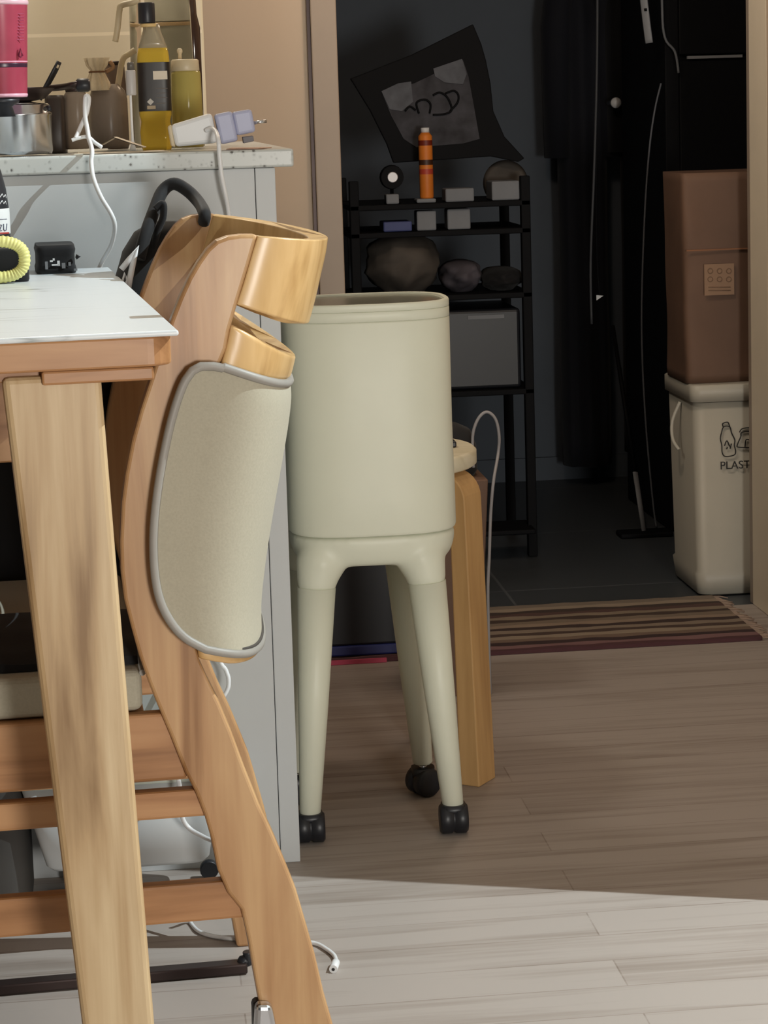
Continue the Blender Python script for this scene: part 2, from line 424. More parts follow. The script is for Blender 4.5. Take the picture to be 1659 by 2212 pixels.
def proj(p):
    q = p-EYE; w = q.dot(FW); return 829.5+F*q.dot(CX_)/w, CY-F*q.dot(CY_)/w
_z = .30; _l = (LP[0][0]+LP[1][0])/2+((LP[2][0]+LP[3][0])/2-(LP[0][0]+LP[1][0])/2)*(_z-LP[0][1])/(LP[2][1]-LP[0][1])
_a = proj(tp(_l, TDL-.05, _z)); _b = proj(tp(_l+.1, TDL-.05, _z)); _t = 112+(256-112)*(_a[1]-820)/(2212-820)
DLF = .1*(_t-_a[0])/(_b[0]-_a[0])
leg(.012, LP, 0).build('leg', WOOD_LEG, t, .006, 3)
leg(TDL-.075, LP, 0, dl=DLF).build('leg', WOOD_LEG, t, .006, 3)
leg(.012, LP, 0, True).build('leg', WOOD_LEG, t, .006, 3)
leg(TDL-.075, LP, 0, True).build('leg', WOOD_LEG, t, .006, 3)
za, zb = tlp(10, 880, .45)[1], tlp(10, 1000, .45)[1]
tbox(-1.25, tlp(95, 900, .45)[0], .45, .475, zb, ZTB-.031).build('cross_rail', WOOD_RAIL, t, .002)

# ================================================================== CHAIR
CDv = ray(62, 265); CDv.z = 0; CDv.normalize(); CL = Vector((CDv.y, -CDv.x, 0))
Q0 = EYE+ray(450, 1200)*2.10; Q0.z = 0
CW = .50
def cp(px, py, D=0):    # -> (l, z) in the chair's side plane at depth D
    p0 = Q0+CDv*D; q = pN(px, py, p0, CDv); return ((q-p0).dot(CL), q.z)
def cw(l, D, z): return Q0+CL*l+CDv*D+Vector((0, 0, z))
t = thing('wooden_chair', 'tall curved wooden chair with greige cushion tucked at the table end', 'chair', cw(0, CW/2, 0))
FL_ = [(557, 507), (520, 507), (492, 511), (468, 520), (448, 538), (428, 566), (408, 600), (388, 644), (371, 688), (354, 735), (338, 778), (326, 817), (302, 890), (285, 951), (271, 1024),
       (263, 1085), (259, 1170), (261, 1235), (268, 1295), (283, 1354), (300, 1416), (320, 1473), (338, 1518), (368, 1589), (400, 1670), (422, 1711), (441, 1759), (456, 1812),
       (470, 1880), (492, 1930), (521, 1966), (536, 2032), (550, 2114), (562, 2180), (572, 2230)]
FR_ = [(719, 2212), (700, 2145), (680, 2060), (660, 1990), (640, 1922), (615, 1860), (591, 1803), (560, 1737), (530, 1662), (500, 1580), (475, 1520), (450, 1470), (432, 1430),
       (424, 1400), (412, 1320), (406, 1200), (412, 1060), (438, 900), (470, 800), (489, 754), (496, 715), (516, 646), (537, 577)]
Lp = [cp(*p) for p in FL_]; Rp = [cp(*p) for p in FR_]
# run both edges down to the floor
s = (Lp[-1][0]-Lp[-4][0])/(Lp[-1][1]-Lp[-4][1]); Lp.append((Lp[-1][0]-s*Lp[-1][1], 0))
s = (Rp[0][0]-Rp[2][0])/(Rp[0][1]-Rp[2][1]); Rp.insert(0, (Rp[0][0]-s*Rp[0][1], 0))
outl = Lp+Rp
TH = .026
def frame_mb(D0): return MB().prism([cw(l, D0, z) for l, z in outl], CDv*TH)
frame_mb(0).build('side_frame', WOOD_CHAIR, t, .0035, 3)
frame_mb(CW-TH).build('side_frame', WOOD_CHAIR, t, .0035, 3)

def ellp(nl, ml, s, pw=.8, d0=0., d1=CW):
    # near line point nl, apex line point ml -> point at angle s (-pi/2..pi/2)
    k = max(0., math.cos(s))**pw; D = (d0+d1)/2+(d1-d0)/2*math.sin(s)
    l = nl[0]+(ml[0]-nl[0])*k; z = nl[1]+(ml[1]-nl[1])*k
    return cw(l, D, z)
def samp(line, u):
    x = u*(len(line)-1); i = min(int(x), len(line)-2); f = x-i
    return (line[i][0]*(1-f)+line[i+1][0]*f, line[i][1]*(1-f)+line[i+1][1]*f)
def smoothline(pts, D, n=8):
    P = spline([Vector((*cp(*p, D), 0)) for p in pts], n); return [(q.x, q.y) for q in P]
def bent_board(nearpts, apexpts, th, rows=24, cols=40, pw=.8, d0=TH, d1=CW-TH):
    nl = smoothline(nearpts, 0); al = smoothline(apexpts, CW/2); outer = []; inner = []
    for r in range(rows+1):
        a, b = samp(nl, r/rows), samp(al, r/rows)
        A2, B2 = (a[0]-th*.2, a[1]), (b[0]-th, b[1])
        outer.append([ellp(a, b, -PI/2+PI*c/cols, pw, d0-TH, d1+TH) for c in range(cols+1)])
        inner.append([ellp(A2, B2, -PI/2+PI*c/cols, pw, d0, d1) for c in range(cols+1)])
    rings = [outer[r]+inner[r][::-1] for r in range(rows+1)]
    return MB().loft(rings, smooth=True)
HB_ap = [(694, 503), (690, 535), (680, 580), (669, 630), (655, 683)]
o = bent_board([(558, 509), (549, 537), (538, 575), (527, 612), (512, 658)], HB_ap, .020).build('headrest', WOOD_BACK, t, .003, 2)
BB_n = [(500, 700), (492, 740), (478, 790), (444, 900), (420, 1060), (412, 1200), (416, 1300), (424, 1370), (430, 1423)]
BB_a = [(627, 752), (616, 795), (598, 830), (576, 930), (556, 1060), (540, 1180), (534, 1262), (545, 1310), (557, 1345)]
bent_board(BB_n, BB_a, .020).build('backrest', WOOD_BACK, t, .003, 2)
# cushion
CN = [(400, 764), (388, 830), (364, 930), (343, 1040), (332, 1140), (333, 1230), (345, 1310), (372, 1386)]
CA = [(609, 795), (613, 830), (607, 890), (592, 980), (576, 1070), (560, 1170), (551, 1250), (551, 1312)]
nl = smoothline(CN, -.012); al = smoothline(CA, CW/2)
rows, cols = 44, 60
def crow(u, off=0., shrink=1.0):
    tt = 2*u-1; k = (1-abs(tt)**7)**(1/5) if abs(tt) < 1 else 0
    a, b = samp(nl, u), samp(al, u); out = []
    km = min(1-(max(0, 1-abs(tt)**6))**(1/6), .30)
    th = math.acos(km**(1/.42))
    for c in range(cols+1):
        e = -th+2*th*c/cols
        pf = .0  # puff towards the middle
        q = ellp(a, (b[0]+.0, b[1]), e, .42, -.014, CW+.014); out.append(q)
    return out
us = [.5-.5*math.cos(PI*i/rows) for i in range(rows+1)]
R = [crow(u) for u in us]
R2 = [[p-CL*(.012*math.sin(PI*c/cols))+CDv*(.009*math.cos(PI*c/cols)) for c, p in enumerate(r)] for r in R]
mb = MB(); mb.grid(R); mb.grid(R2[::-1])
rim = R[0]+[r[-1] for r in R[1:-1]]+R[-1][::-1]+[r[0] for r in R[1:-1]][::-1]
rim2 = R2[0]+[r[-1] for r in R2[1:-1]]+R2[-1][::-1]+[r[0] for r in R2[1:-1]][::-1]
mb.loft([rim, rim2], cap=False)
cu = mb.build('back_cushion', FABRIC, t)
rs = [rim[0]]
for p in rim[1:]:
    if (p-rs[-1]).length > .006: rs.append(p)
cen = sum(rs, Vector())/len(rs)
MB().tube(rs, .0042, 8, closed=True).build('piping', PIPING, cu)
MB().tube([p+(cen-p).normalized()*.008+CL*.0022-CDv*(.002 if (p-Q0).dot(CDv) < CW/2 else 0) for p in rs], .0016, 6, closed=True).build('piping_seam', PIPING_DARK, cu)
# seat, rails
def rail(pa, pb, D, th, name='side_rail', mat=WOOD_RAIL, ll=-.62):
    za, zb = cp(*pa, D)[1], cp(*pb, D)[1]; lr = cp(*pa, D)[0]+.02
    MB().prism([cw(ll, D, zb), cw(lr, D, zb), cw(lr, D, za), cw(ll, D, za)], CDv*th).build(name, mat, t, .003)
for D in (.006, CW-.024):
    Dn = .006
    for pa, pb, nm in (((352, 1541), (400, 1683), 'seat_rail'), ((425, 1706), (440, 1764), 'stretcher'), ((495, 1903), (520, 1984), 'stretcher')):
        za, zb = cp(*pa, Dn)[1], cp(*pb, Dn)[1]; lr = cp(*pa, Dn)[0]+.02
        MB().prism([cw(-.60, D, zb), cw(lr, D, zb), cw(lr, D, za), cw(-.60, D, za)], CDv*.018).build(nm, WOOD_RAIL, t, .003)
for D in (0, CW-TH):   # front legs, left of the view
    MB().prism([cw(-.66, D, 0), cw(-.60, D, 0), cw(-.56, D, .50), cw(-.62, D, .50)], CDv*TH).build('leg', WOOD_CHAIR, t, .003)
zs = cp(300, 1541, .006)[1]
MB().prism([cw(-.60, .024, zs-.02), cw(cp(300, 1500)[0]+.005, .024, zs-.02), cw(cp(300, 1500)[0]+.005, .024, zs-.002), cw(-.60, .024, zs-.002)], CDv*(CW-.05)).build('seat_board', WOOD_RAIL, t, .002)
lr = cp(308, 1500, .01)[0]; zc1 = cp(200, 1456, .012)[1]
sc = MB().prism([cw(-.60, .012, zs), cw(lr, .012, zs), cw(lr, .012, zc1), cw(-.60, .012, zc1)], CDv*(CW-.03)).build('seat_cushion', FABRIC, t, .008, 4)
MB().tube([cw(lr+.001, .012+.004, zc1-.003), cw(lr+.001, CW-.03, zc1-.003)], .003).build('piping', PIPING, sc)
# floor bar and bracket
fb = pz(300, 2127, 0); Db = (fb-Q0).dot(CDv)
l1 = (pz(541, 2127, 0)-Q0).dot(CL)
zb_ = cp(300, 2103, Db)[1]
MB().prism([cw(-.64, Db, .001), cw(l1, Db, .001), cw(l1, Db, zb_), cw(-.64, Db, zb_)], CDv*.02).build('floor_bar', DARK_MET, t, .002)
pts = [cw(l1-.006, Db+.01, .004), cw(l1-.004, Db+.01, .015), cw(*[cp(538, 2085, Db)[0]], Db+.01, cp(538, 2085, Db)[1]), cw(cp(537, 2062, Db)[0], Db+.01, cp(537, 2062, Db)[1])]
MB().tube(spline(pts, 6), .006, 8).build('bar_hook', BLACK_P, t)
a = cp(572, 2195, -.004)
MB().prism([cw(cp(x, y, -.016)[0], -.016, cp(x, y, -.016)[1]) for x, y in ((553, 2172), (588, 2172), (600, 2230), (612, 2290), (560, 2290), (550, 2225))], CDv*.016).build('steel_clip', CHROME, t, .005, 3)
MB().prism([cw(cp(x, y, 0)[0], -.001, cp(x, y, 0)[1]) for x, y in ((545, 2168), (562, 2162), (570, 2290), (548, 2290))], CDv*.018).build('clip_pad', BLACK_P, t, .004)

# dark folded cloth on the seat
mb = MB(); rowsg = []
for i in range(17):
    r = []
    for j in range(29):
        u, v = i/16, j/28
        D = .035+(.20)*u; l = -.58+(lr-.002+.58)*v
        h = .010+.012*math.sin(PI*u)**.5+.006*noise.noise(Vector((l*14, D*16, 3)))
        r.append(cw(l, D, zc1+max(.002, h)))
    rowsg.append(r)
mb.grid(rowsg); base = [[Vector((p.x, p.y, zc1+.0012)) for p in r] for r in rowsg]; mb.grid(base[::-1])
ring = lambda G: G[0]+[r[-1] for r in G[1:-1]]+G[-1][::-1]+[r[0] for r in G[1:-1]][::-1]
mb.loft([ring(rowsg), ring(base)], cap=False)
tag(mb.build('folded_cloth', BLACK_CLOTH), 'dark folded cloth lying across the grey seat cushion', 'cloth')

# ================================================================== BACKPACK hanging behind the chair
DB = CW+.10
def bp(px, py, D=DB): l, z = cp(px, py, D); return l, z
t = thing('backpack', 'black backpack with a white zigzag trim hanging behind the wooden chair', 'backpack', cw(cp(200, 1400, DB)[0], DB, 0))
rings = []
for (xl, xr_, y, dd) in ((-60, 300, 1330, .05), (-85, 325, 1300, .075), (-95, 335, 1180, .085), (-60, 335, 1000, .088), (60, 335, 850, .085), (190, 352, 700, .08), (248, 372, 600, .07), (268, 385, 540, .05), (290, 398, 500, .035), (325, 390, 478, .012)):
    a, b = bp(xl, y), bp(xr_, y); z = (a[1]+b[1])/2; ring = []
    for i in range(40):
        an = 2*PI*i/40; ca, sa = math.cos(an), math.sin(an)
        l = (a[0]+b[0])/2+(b[0]-a[0])/2*math.copysign(abs(ca)**.6, ca); d = dd*math.copysign(abs(sa)**.6, sa)
        w = 1+.05*noise.noise(Vector((l*11, d*11, z*9)))
        ring.append(cw(l*w if False else l+.006*noise.noise(Vector((l*20, d*20, z*14))), DB+d*w, z))
    rings.append(ring)
bo = MB().loft(rings).build('bag_body', BLACK_CLOTH, t)
def strap(pts, D, w=.012, th=.003, seg=10):
    P = [cw(*[cp(x, y, d)[0]], d, cp(x, y, d)[1]) for (x, y), d in zip(pts, D)]
    return MB().tube(spline(P, 6), [(w, th)]*(len(spline(P, 6))), seg)
strap([(300, 560), (315, 505), (335, 450), (352, 412), (376, 397), (405, 412), (430, 438), (442, 462), (440, 480)], [DB-.06, DB-.05, DB-.02, DB-.0, DB, DB-.01, DB-.04, CW-.03, CW-.03], .007, .0075).build('grab_loop', BLACK_CLOTH, t)
strap([(335, 452), (352, 440), (352, 470), (340, 500), (330, 540)], [DB-.04]*5, .007, .004).build('strap', BLACK_CLOTH, t)
# zigzag trim
zz = [(262, 582), (280, 560), (297, 535), (288, 565), (281, 600), (277, 624)]
dz = DB-.088
MB().tube([cw(cp(x, y, dz)[0], dz, cp(x, y, dz)[1]) for x, y in zz], .0035, 8).build('zigzag_trim', WHITE_P, bo)
MB().tube([cw(cp(x, y, dz)[0], dz, cp(x, y, dz)[1]) for x, y in ((264, 612), (270, 590), (275, 606), (268, 618))], .0018, 6).build('trim_detail', WHITE_P, bo)

# ================================================================== STORAGE BOX behind the chair
YX = YP-.16
def yx(px, py, y): p = pY(px, py, y); return p
a = yx(62, 1775, YX); b = yx(99, 1889, YX); c = yx(456, 1880, YX); zt = yx(300, 1694, YX).z
s_ = (b.x-a.x)/(b.z-a.z); xl_t = b.x+s_*(zt-b.z)
t = thing('storage_box', 'pale grey plastic storage box on black castors under the counter front', 'storage box', ((b.x+c.x)/2, YX+.07, 0))
zb0 = b.z
rings = []
for z, e in ((zb0, .006), (zb0+.006, .001), (zt, 0)):
    k = (z-zb0)/(zt-zb0); x0 = b.x+(xl_t-b.x)*k; x1 = c.x-(xl_t-b.x)*k*.6
    rings.append(sq_ring(((x0+x1)/2, YX+.065), (x1-x0)/2-e, .065-e, z, 9, 64))
bx = MB().loft(rings).build('box_body', PANEL, t)
x0 = xl_t; x1 = c.x-(xl_t-b.x)*.6
MB().loft([sq_ring(((x0+x1)/2, YX+.065), (x1-x0)/2+.004, .069, z, 9, 64) for z in (zt, zt+.012)]).build('box_lid', plain('pale_green_plastic', (196, 204, 194), .4), t, .002)
for xx in (b.x+.03, c.x-.0):
    for yy in (YX+.012, YX+.118):
        M = Matrix.Rotation(PI/2, 3, 'X')
        MB().lathe([(.011, -.006), (.012, -.004), (.012, .004), (.011, .006)], (xx, yy, .0125), 20, M).build('castor', BLACK_P, t)
# dark rounded block left of it
mb = MB(); rings = []
x0, x1 = yx(-160, 1800, YX).x, yx(58, 1800, YX).x
for z, k in ((.001, .96), (.02, 1), (.10, 1.0), (.16, .97), (.19, .88), (.205, .6)):
    rings.append(sq_ring(((x0+x1)/2, YX+.07), (x1-x0)/2*k, .06*k, z, 5, 40))
tag(mb.loft(rings).build('floor_block', plain('charcoal_grey', (70, 68, 66), .8)), 'charcoal rounded block on the floor left of the grey storage box', 'bag')

# ================================================================== PEDAL-LESS ROUND-CORNERED BIN
bx0, bx1, by0, by1 = .190, .381, 2.905, 3.100
bc = ((bx0+bx1)/2+.000, (by0+by1)/2)
def bh(px, py): return pY(px, py, by0-.01).z
hw = (pY(974, 900, bc[1]).x-pY(611, 900, bc[1]).x)/2; bcx = (pY(974, 900, bc[1]).x+pY(611, 900, bc[1]).x)/2
hd = hw*.86
t = thing('rubbish_bin', 'tall cream rubbish bin on four slender legs with black castors', 'bin', (bcx, bc[1], 0))
zS = bh(800, 1163); zTop = bh(800, 659); zL = bh(690, 1288); z1 = bh(800, 676); z2 = bh(800, 698)
C2 = (bcx, bc[1])
def ring(k, z, n=3.1, dx=0): return sq_ring((C2[0]+dx, C2[1]), hw*k, hd*k, z, n, 96)
prof = [(.985, zS), (.992, zS+.001), (1.0, zS+.004), (.997, zS+.05), (.985, (zS+z2)/2), (.985, z2-.002), (.978, z2)]
bd = MB().loft([ring(k, z) for k, z in prof]).build('bin_body', BIN, t)
MB().loft([ring(k, z) for k, z in ((.974, z2), (.985, z2+.001), (.985, z1-.001), (.978, z1))]).build('upper_band', BIN, bd)
mb = MB(); mb.loft([ring(k, z) for k, z in ((.974, z1), (.985, z1+.001), (.984, zTop-.002), (.976, zTop), (.93, zTop), (.925, zTop-.001), (.922, zTop-.007))])
mb.build('rim', BIN, bd)
MB().loft([ring(k, z) for k, z in ((.925, zTop-.006), (.925, zTop-.0035), (.91, zTop-.003))]).build('glass_lid', DARKGLASS, t)
# skirt with leg sockets, fused by remesh
mb = MB(); 
prof = []
zB = bh(790, 1240)
for i in range(12):
    a = PI/2*i/11; prof.append((.80+.185*math.sin(a)**.8 if i else .55, zB+.004+(zS-zB-.004)*(1-math.cos(a))))
prof[-1] = (.985, zS)
mb.loft([ring(k, z) for k, z in prof])
legs = []
def lp(px, py, y): p = pY(px, py, y); return p
yF, yR = 2.922, 3.09
fl_t, fl_b = lp(684, 1276, yF+.012), lp(670, 1757, yF-.005)
fr_t, fr_b = lp(922, 1262, yF+.012), lp(979, 1743, yF-.005)
rr_t, rr_b = lp(872, 1240, yR-.012), lp(913, 1645, yR+.005)
rl_t = Vector((fl_t.x-.012, rr_t.y, rr_t.z)); rl_b = Vector((fl_b.x-.006, rr_b.y, rr_b.z))
for a, b in ((fl_t, fl_b), (fr_t, fr_b), (rr_t, rr_b), (rl_t, rl_b)):
    a.z = zL+.0; d = (b-a); a2 = a-d.normalized()*.055
    legs.append((a, b))
    cx, cy = C2; inn = Vector((cx-a2.x, cy-a2.y, 0))*.14
    mb.tube([a, a-d.normalized()*.014, a-d.normalized()*.034+inn*.4, a-d.normalized()*.058+inn], [.0258, .0275, .034, .030], 24)
sk = mb.build('leg_skirt', BIN, t)
rm = sk.modifiers.new('remesh', 'REMESH'); rm.mode = 'VOXEL'; rm.voxel_size = .0034; rm.use_smooth_shade = True
sm = sk.modifiers.new('smooth', 'SMOOTH'); sm.factor = .5; sm.iterations = 26
for i, (a, b) in enumerate(legs):
    lg = MB().tube([a+Vector((0, 0, .004)), a+(b-a)*.5, b, b-Vector((0, 0, .003))], [.0258, .0205, .0142, .011], 28).build('leg', BIN, t)
    x, y, z = b
    # caster
    cs = MB(); M = Matrix.Rotation(PI/2, 3, 'X') if i != 2 else Matrix.Rotation(.5, 3, 'Z') @ Matrix.Rotation(PI/2, 3, 'X')
    if i in (0, 1): M = Matrix.Rotation(PI/2*.98, 3, 'Z') @ Matrix.Rotation(PI/2, 3, 'X')
    R_ = .0205
    ks = MB().lathe([(.008, -.019), (R_*.86, -.019), (R_, -.016), (R_, -.003), (R_*.9, -.0015), (R_*.9, .0015), (R_, .003), (R_, .016), (R_*.86, .019), (.008, .019)], (x, y-.001, R_), 32, M).build('castor', BLACK_P, t)
    MB().lathe([(.006, z-.004), (.006, R_*1.9)][::-1], (x, y, 0), 12).build('castor_stem', CHROME, ks)
    MB().loft([sq_ring((x, y), .0165, .0165, zz_, 3, 24) for zz_ in (R_*1.3, R_*2.0)]).build('castor_hood', BLACK_P, ks)

# ================================================================== STOOL
sxr = pY(1035, 1500, 3.15)
st = Vector((.322, 3.235, 0))
zSt = pY(1028, 955, st.y).z
t = thing('wooden_stool', 'round pale birch stool with bent wooden legs behind the cream bin', 'stool', st)
rs_ = (pY(1027, 970, st.y).x-st.x)
ztop = pY(1000, 962, st.y).z; 
MB().lathe([(rs_-.004, ztop-.024), (rs_, ztop-.021), (rs_, ztop-.004), (rs_-.004, ztop)], st, 64).build('seat', PALE_BIRCH, t)
for k in range(4):
    a = math.radians((-36, 56, 140, -143)[k]); rd = Vector((math.cos(a), math.sin(a), 0)); tg = Vector((-rd.y, rd.x, 0))
    zt = ztop-.024; ro = .176; thk = .032; rb = .040
    prof = [(.06, zt), (ro-rb-.012, zt)]
    for i in range(1, 9):
        an = PI/2*i/8; prof.append((ro-.012-rb+rb*math.sin(an), zt-rb+rb*math.cos(an)))
    prof += [(ro, 0), (ro-thk, 0)]
    for i in range(0, 7):
        an = PI/2*(1-i/6); prof.append((ro-.012-rb+(rb-.026)*math.sin(an), zt-rb+(rb-.026)*math.cos(an)))
    prof += [(.06, zt-.022)]
    MB().prism([st+rd*r+tg*-.026+Vector((0, 0, z)) for r, z in prof], tg*.052).build('leg', WOOD_STOOL, t, .002)
o = MB().bb((rs_*.55+st.x, st.y-.02, ztop+.0005), (rs_*.80+st.x, st.y+.06, ztop+.009)).build('phone', BLACK_P, None, .002)
tag(o, 'small dark flat gadget lying on the round stool seat', 'gadget')

# ================================================================== RUG
rb = pz(1090, 1411, 0); 
t = thing('striped_rug', 'striped rag rug with a fringe lying across the doorway', 'rug', (.60, 3.885, 0))
xl, xrr, y0_, y1_ = .10, 1.085, 3.885, 4.245
rowsg = [[Vector((xl+(xrr-xl)*j/60, y0_+(y1_-y0_)*i/24, .0075+.0018*noise.noise(Vector((j*.3, i*.5, 0))))) for j in range(61)] for i in range(25)]
mb = MB().grid(rowsg); base = [[Vector((p.x, p.y, .0006)) for p in r] for r in rowsg]; mb.grid(base[::-1]); mb.loft([ring_ for ring_ in ((lambda G: G[0]+[r[-1] for r in G[1:-1]]+G[-1][::-1]+[r[0] for r in G[1:-1]][::-1])(rowsg), (lambda G: G[0]+[r[-1] for r in G[1:-1]]+G[-1][::-1]+[r[0] for r in G[1:-1]][::-1])(base))], cap=False)
mb.build('woven_mat', RUG, t)
mb = MB()
for i in range(46):
    y = y0_+.004+(y1_-y0_-.008)*i/45; L = .014+random.random()*.018
    mb.tube([(xrr-.003, y, .006), (xrr+L*.5, y+random.uniform(-.003, .003), .005), (xrr+L, y+random.uniform(-.006, .006), .0018)], .0013, 5)
fr = mb.build('fringe', plain('fringe_cotton', (168, 146, 130), .9), t); fr['kind'] = 'stuff'
MB().bb((xl, y0_-.006, .0006), (.40, y0_-.0005, .008)).build('pink_edge', plain('pink_cotton', (205, 84, 112), .8), t)

# black box on the rug, seen between the bin legs
xa, xb = pY(600, 1400, 3.91).x, pY(862, 1400, 3.91).x
zt_ = pY(800, 1190, 3.91).z
t = thing('black_crate', 'black crate with a blue base standing on the rug behind the bin legs', 'crate', ((xa+xb)/2, 4.0, .009))
MB().bb((xa, 3.905, .028), (xb, 4.10, zt_)).build('crate_body', BLACK_P, t, .004)
MB().bb((xa-.001, 3.903, .0095), (xb+.001, 4.10, .028)).build('crate_base', plain('navy_plastic', (34, 44, 108), .4), t, .003)

# cardboard box + black bag with cable behind the stool
yk = 3.62
xa, xb = pY(930, 1100, yk).x, pY(1056, 1100, yk).x; zk = pY(1050, 1036, yk).z
t = thing('cardboard_box', 'brown cardboard box standing behind the stool', 'box', ((xa+xb)/2, yk+.1, 0))
MB().prism([Vector((xa, yk, 0)), Vector((xb-.022, yk, 0)), Vector((xb, yk, zk)), Vector((xa, yk, zk))], (0, .16, 0)).build('carton', KRAFT, t, .002)
MB().bb((xa, yk-.001, zk-.03), (xa+.05, yk+.001, zk-.002)).build('tape_strip', KRAFT_LAB, t)
rings = [sq_ring(((xa+xb)/2-.01, yk+.08), .05*k, .05*k, z, 4, 32) for z, k in ((zk+.0005, .9), (zk+.01, 1.0), (zk+.05, .98), (zk+.075, .8), (zk+.085, .4))]
tag(MB().loft(rings).build('pouch', BLACK_CLOTH), 'small black pouch sitting on top of the cardboard box', 'pouch')
pts = [(1023, 1010), (1021, 975), (1022, 935), (1034, 903), (1052, 890), (1070, 905), (1078, 940), (1076, 980), (1066, 1040), (1060, 1110), (1057, 1200), (1054, 1290)]
P = [pY(x, y, yk+.03-(.04 if y > 1030 else 0)) for x, y in pts]; P.append(Vector((P[-1].x, P[-1].y, .004)))
tag(MB().tube(spline(P, 6), .0026, 8).build('power_cable', plain('grey_cable', (150, 148, 150), .5)), 'grey cable looping up behind the stool and the cardboard box', 'cable')

# ================================================================== DOORWAY: recycling bin + kraft bag
p = pz(1512, 1294, 0); yb_ = p.y
xf = p.x
xsl = pY(1463, 900, yb_+.22).x
x0b = pY(1497, 900, yb_).x; x0bb = pY(1512, 1290, yb_).x
t = thing('recycling_bin', 'white plastic recycling bin with printed bottles just inside the doorway', 'recycling bin', (x0b+.13, yb_+.12, 0))
DX, DY = .28, .24
zl = pY(1540, 868, yb_).z; zl2 = pY(1540, 831, yb_).z; zb1 = pY(1540, 1238, yb_).z
def rb_ring(z, e, r=.022):
    cx, cy = x0b+DX/2, yb_+DY/2; hx, hy = DX/2-e, DY/2-e; out = []
    for sx, sy, a0 in ((1, -1, -PI/2), (1, 1, 0), (-1, 1, PI/2), (-1, -1, PI)):
        for k in range(7):
            a = a0+PI/2*k/6; out.append(Vector((cx+sx*(hx-r)+r*math.cos(a), cy+sy*(hy-r)+r*math.sin(a), z)))
    return out
bd = MB().loft([rb_ring(z, e) for z, e in ((.003, .016), (.006, .012), (zb1-.004, .007), (zb1, .011), (zl-.002, .004))]).build('bin_body', PBIN, t)
MB().loft([rb_ring(z, e) for z, e in ((zl-.001, .003), (zl, -.003), (zl2-.003, -.003), (zl2, .001))]).build('bin_lid', PBIN, t)
hx_ = x0b-.003
pts = [(hx_+.004, yb_+.11, zl-.012), (hx_-.012, yb_+.11, zl-.05), (hx_-.014, yb_+.10, zl-.085), (hx_-.004, yb_+.09, zl-.105)]
MB().tube(spline([Vector(q) for q in pts], 6), .0035, 8).build('handle', PBIN, t)
# print: plane of the front face
fy = yb_+.0035
def fp(px, py): q = pY(px, py, fy); q.y = fy-.001; return q
def line(pts, closed=False, r=.0011, n=5):
    return MB().tube(spline([fp(*q) for q in pts], n, closed), r, 6, closed=closed)
bott = [(1563, 922), (1576, 922), (1580, 935), (1587, 950), (1586, 962), (1589, 975), (1585, 983), (1567, 986), (1560, 978), (1559, 962), (1556, 948), (1558, 936)]
mb = line(bott, True)
for q in ([(1562, 922), (1561, 915), (1572, 912), (1576, 921)], [(1565, 963), (1570, 952), (1576, 964)], [(1569, 970), (1572, 966)], [(1580, 958), (1577, 969)]):
    k = line(q); mb.add(k.v, k.f, True)
for q, cl in (([(1593, 960), (1600, 943), (1601, 935), (1612, 932), (1625, 934), (1627, 944), (1634, 960), (1632, 966), (1596, 966)], True), ([(1597, 934), (1603, 926), (1618, 924), (1630, 928)], False), ([(1609, 965), (1611, 950), (1618, 950)], False)):
    k = line(q, cl); mb.add(k.v, k.f, True)
mb.build('bottle_print', INK, bd)
q = fp(1555, 1014); q2 = fp(1555, 996)
M = Matrix.Translation(q) @ Matrix.Rotation(PI/2, 4, 'X')
tm = text_mb('PLASTIC', (q2.z-q.z)*1.35, M); tm.build('plastic_lettering', INK, bd)
# kraft bag
x0k = pY(1479, 600, yb_+.03).x; ztk = pY(1530, 373, yb_+.03).z; zbk = zl2+.0006
t = thing('kraft_paper_bag', 'tall brown kraft paper bag standing on the recycling bin', 'paper bag', (x0k+.11, yb_+.11, zbk))
rings = []
for i in range(25):
    k = i/24; z = zbk+(ztk-zbk)*k
    r = sq_ring((x0k+.115, yb_+.115), .115, .088, z, 14, 80)
    rings.append([Vector((p.x+.004*noise.noise(Vector((p.x*9, p.y*9, z*7)))*(1 if i else 0)-.003*k, p.y+.006*noise.noise(Vector((p.x*7+5, 0, z*9+p.x*14))), p.z)) for p in r])
kb = MB().loft(rings).build('bag_body', KRAFT, t)
fyk = yb_+.027-.006
def kp(px, py): q = pY(px, py, fyk); return q
a, b = kp(1521, 571), kp(1586, 636)
lab = MB().bb((a.x, fyk-.0004, b.z), (b.x, fyk+.0004, a.z)).build('paper_label', KRAFT_LAB, kb)
mb = MB()
for r_ in range(2):
    for c_ in range(3):
        q = kp(1534+20*c_, 585+18*r_); n_ = 14
        mb.tube([q+Vector((.0048*math.cos(2*PI*k/n_), -.0008, .0048*math.sin(2*PI*k/n_))) for k in range(n_)], .0008, 5, closed=True)
for yy in (620, 627): mb.tube([kp(1530, yy)+Vector((0, -.0008, 0)), kp(1578, yy)+Vector((0, -.0008, 0))], .0008, 5)
mb.build('label_symbols', plain('faded_ink', (120, 92, 72), .7), lab)
MB().bb((kp(1483, 540).x, fyk-.001, kp(1483, 543).z), (x0k+.228, fyk+.001, kp(1483, 540).z)).build('fold_crease', plain('kraft_crease', (140, 96, 68), .8), kb)

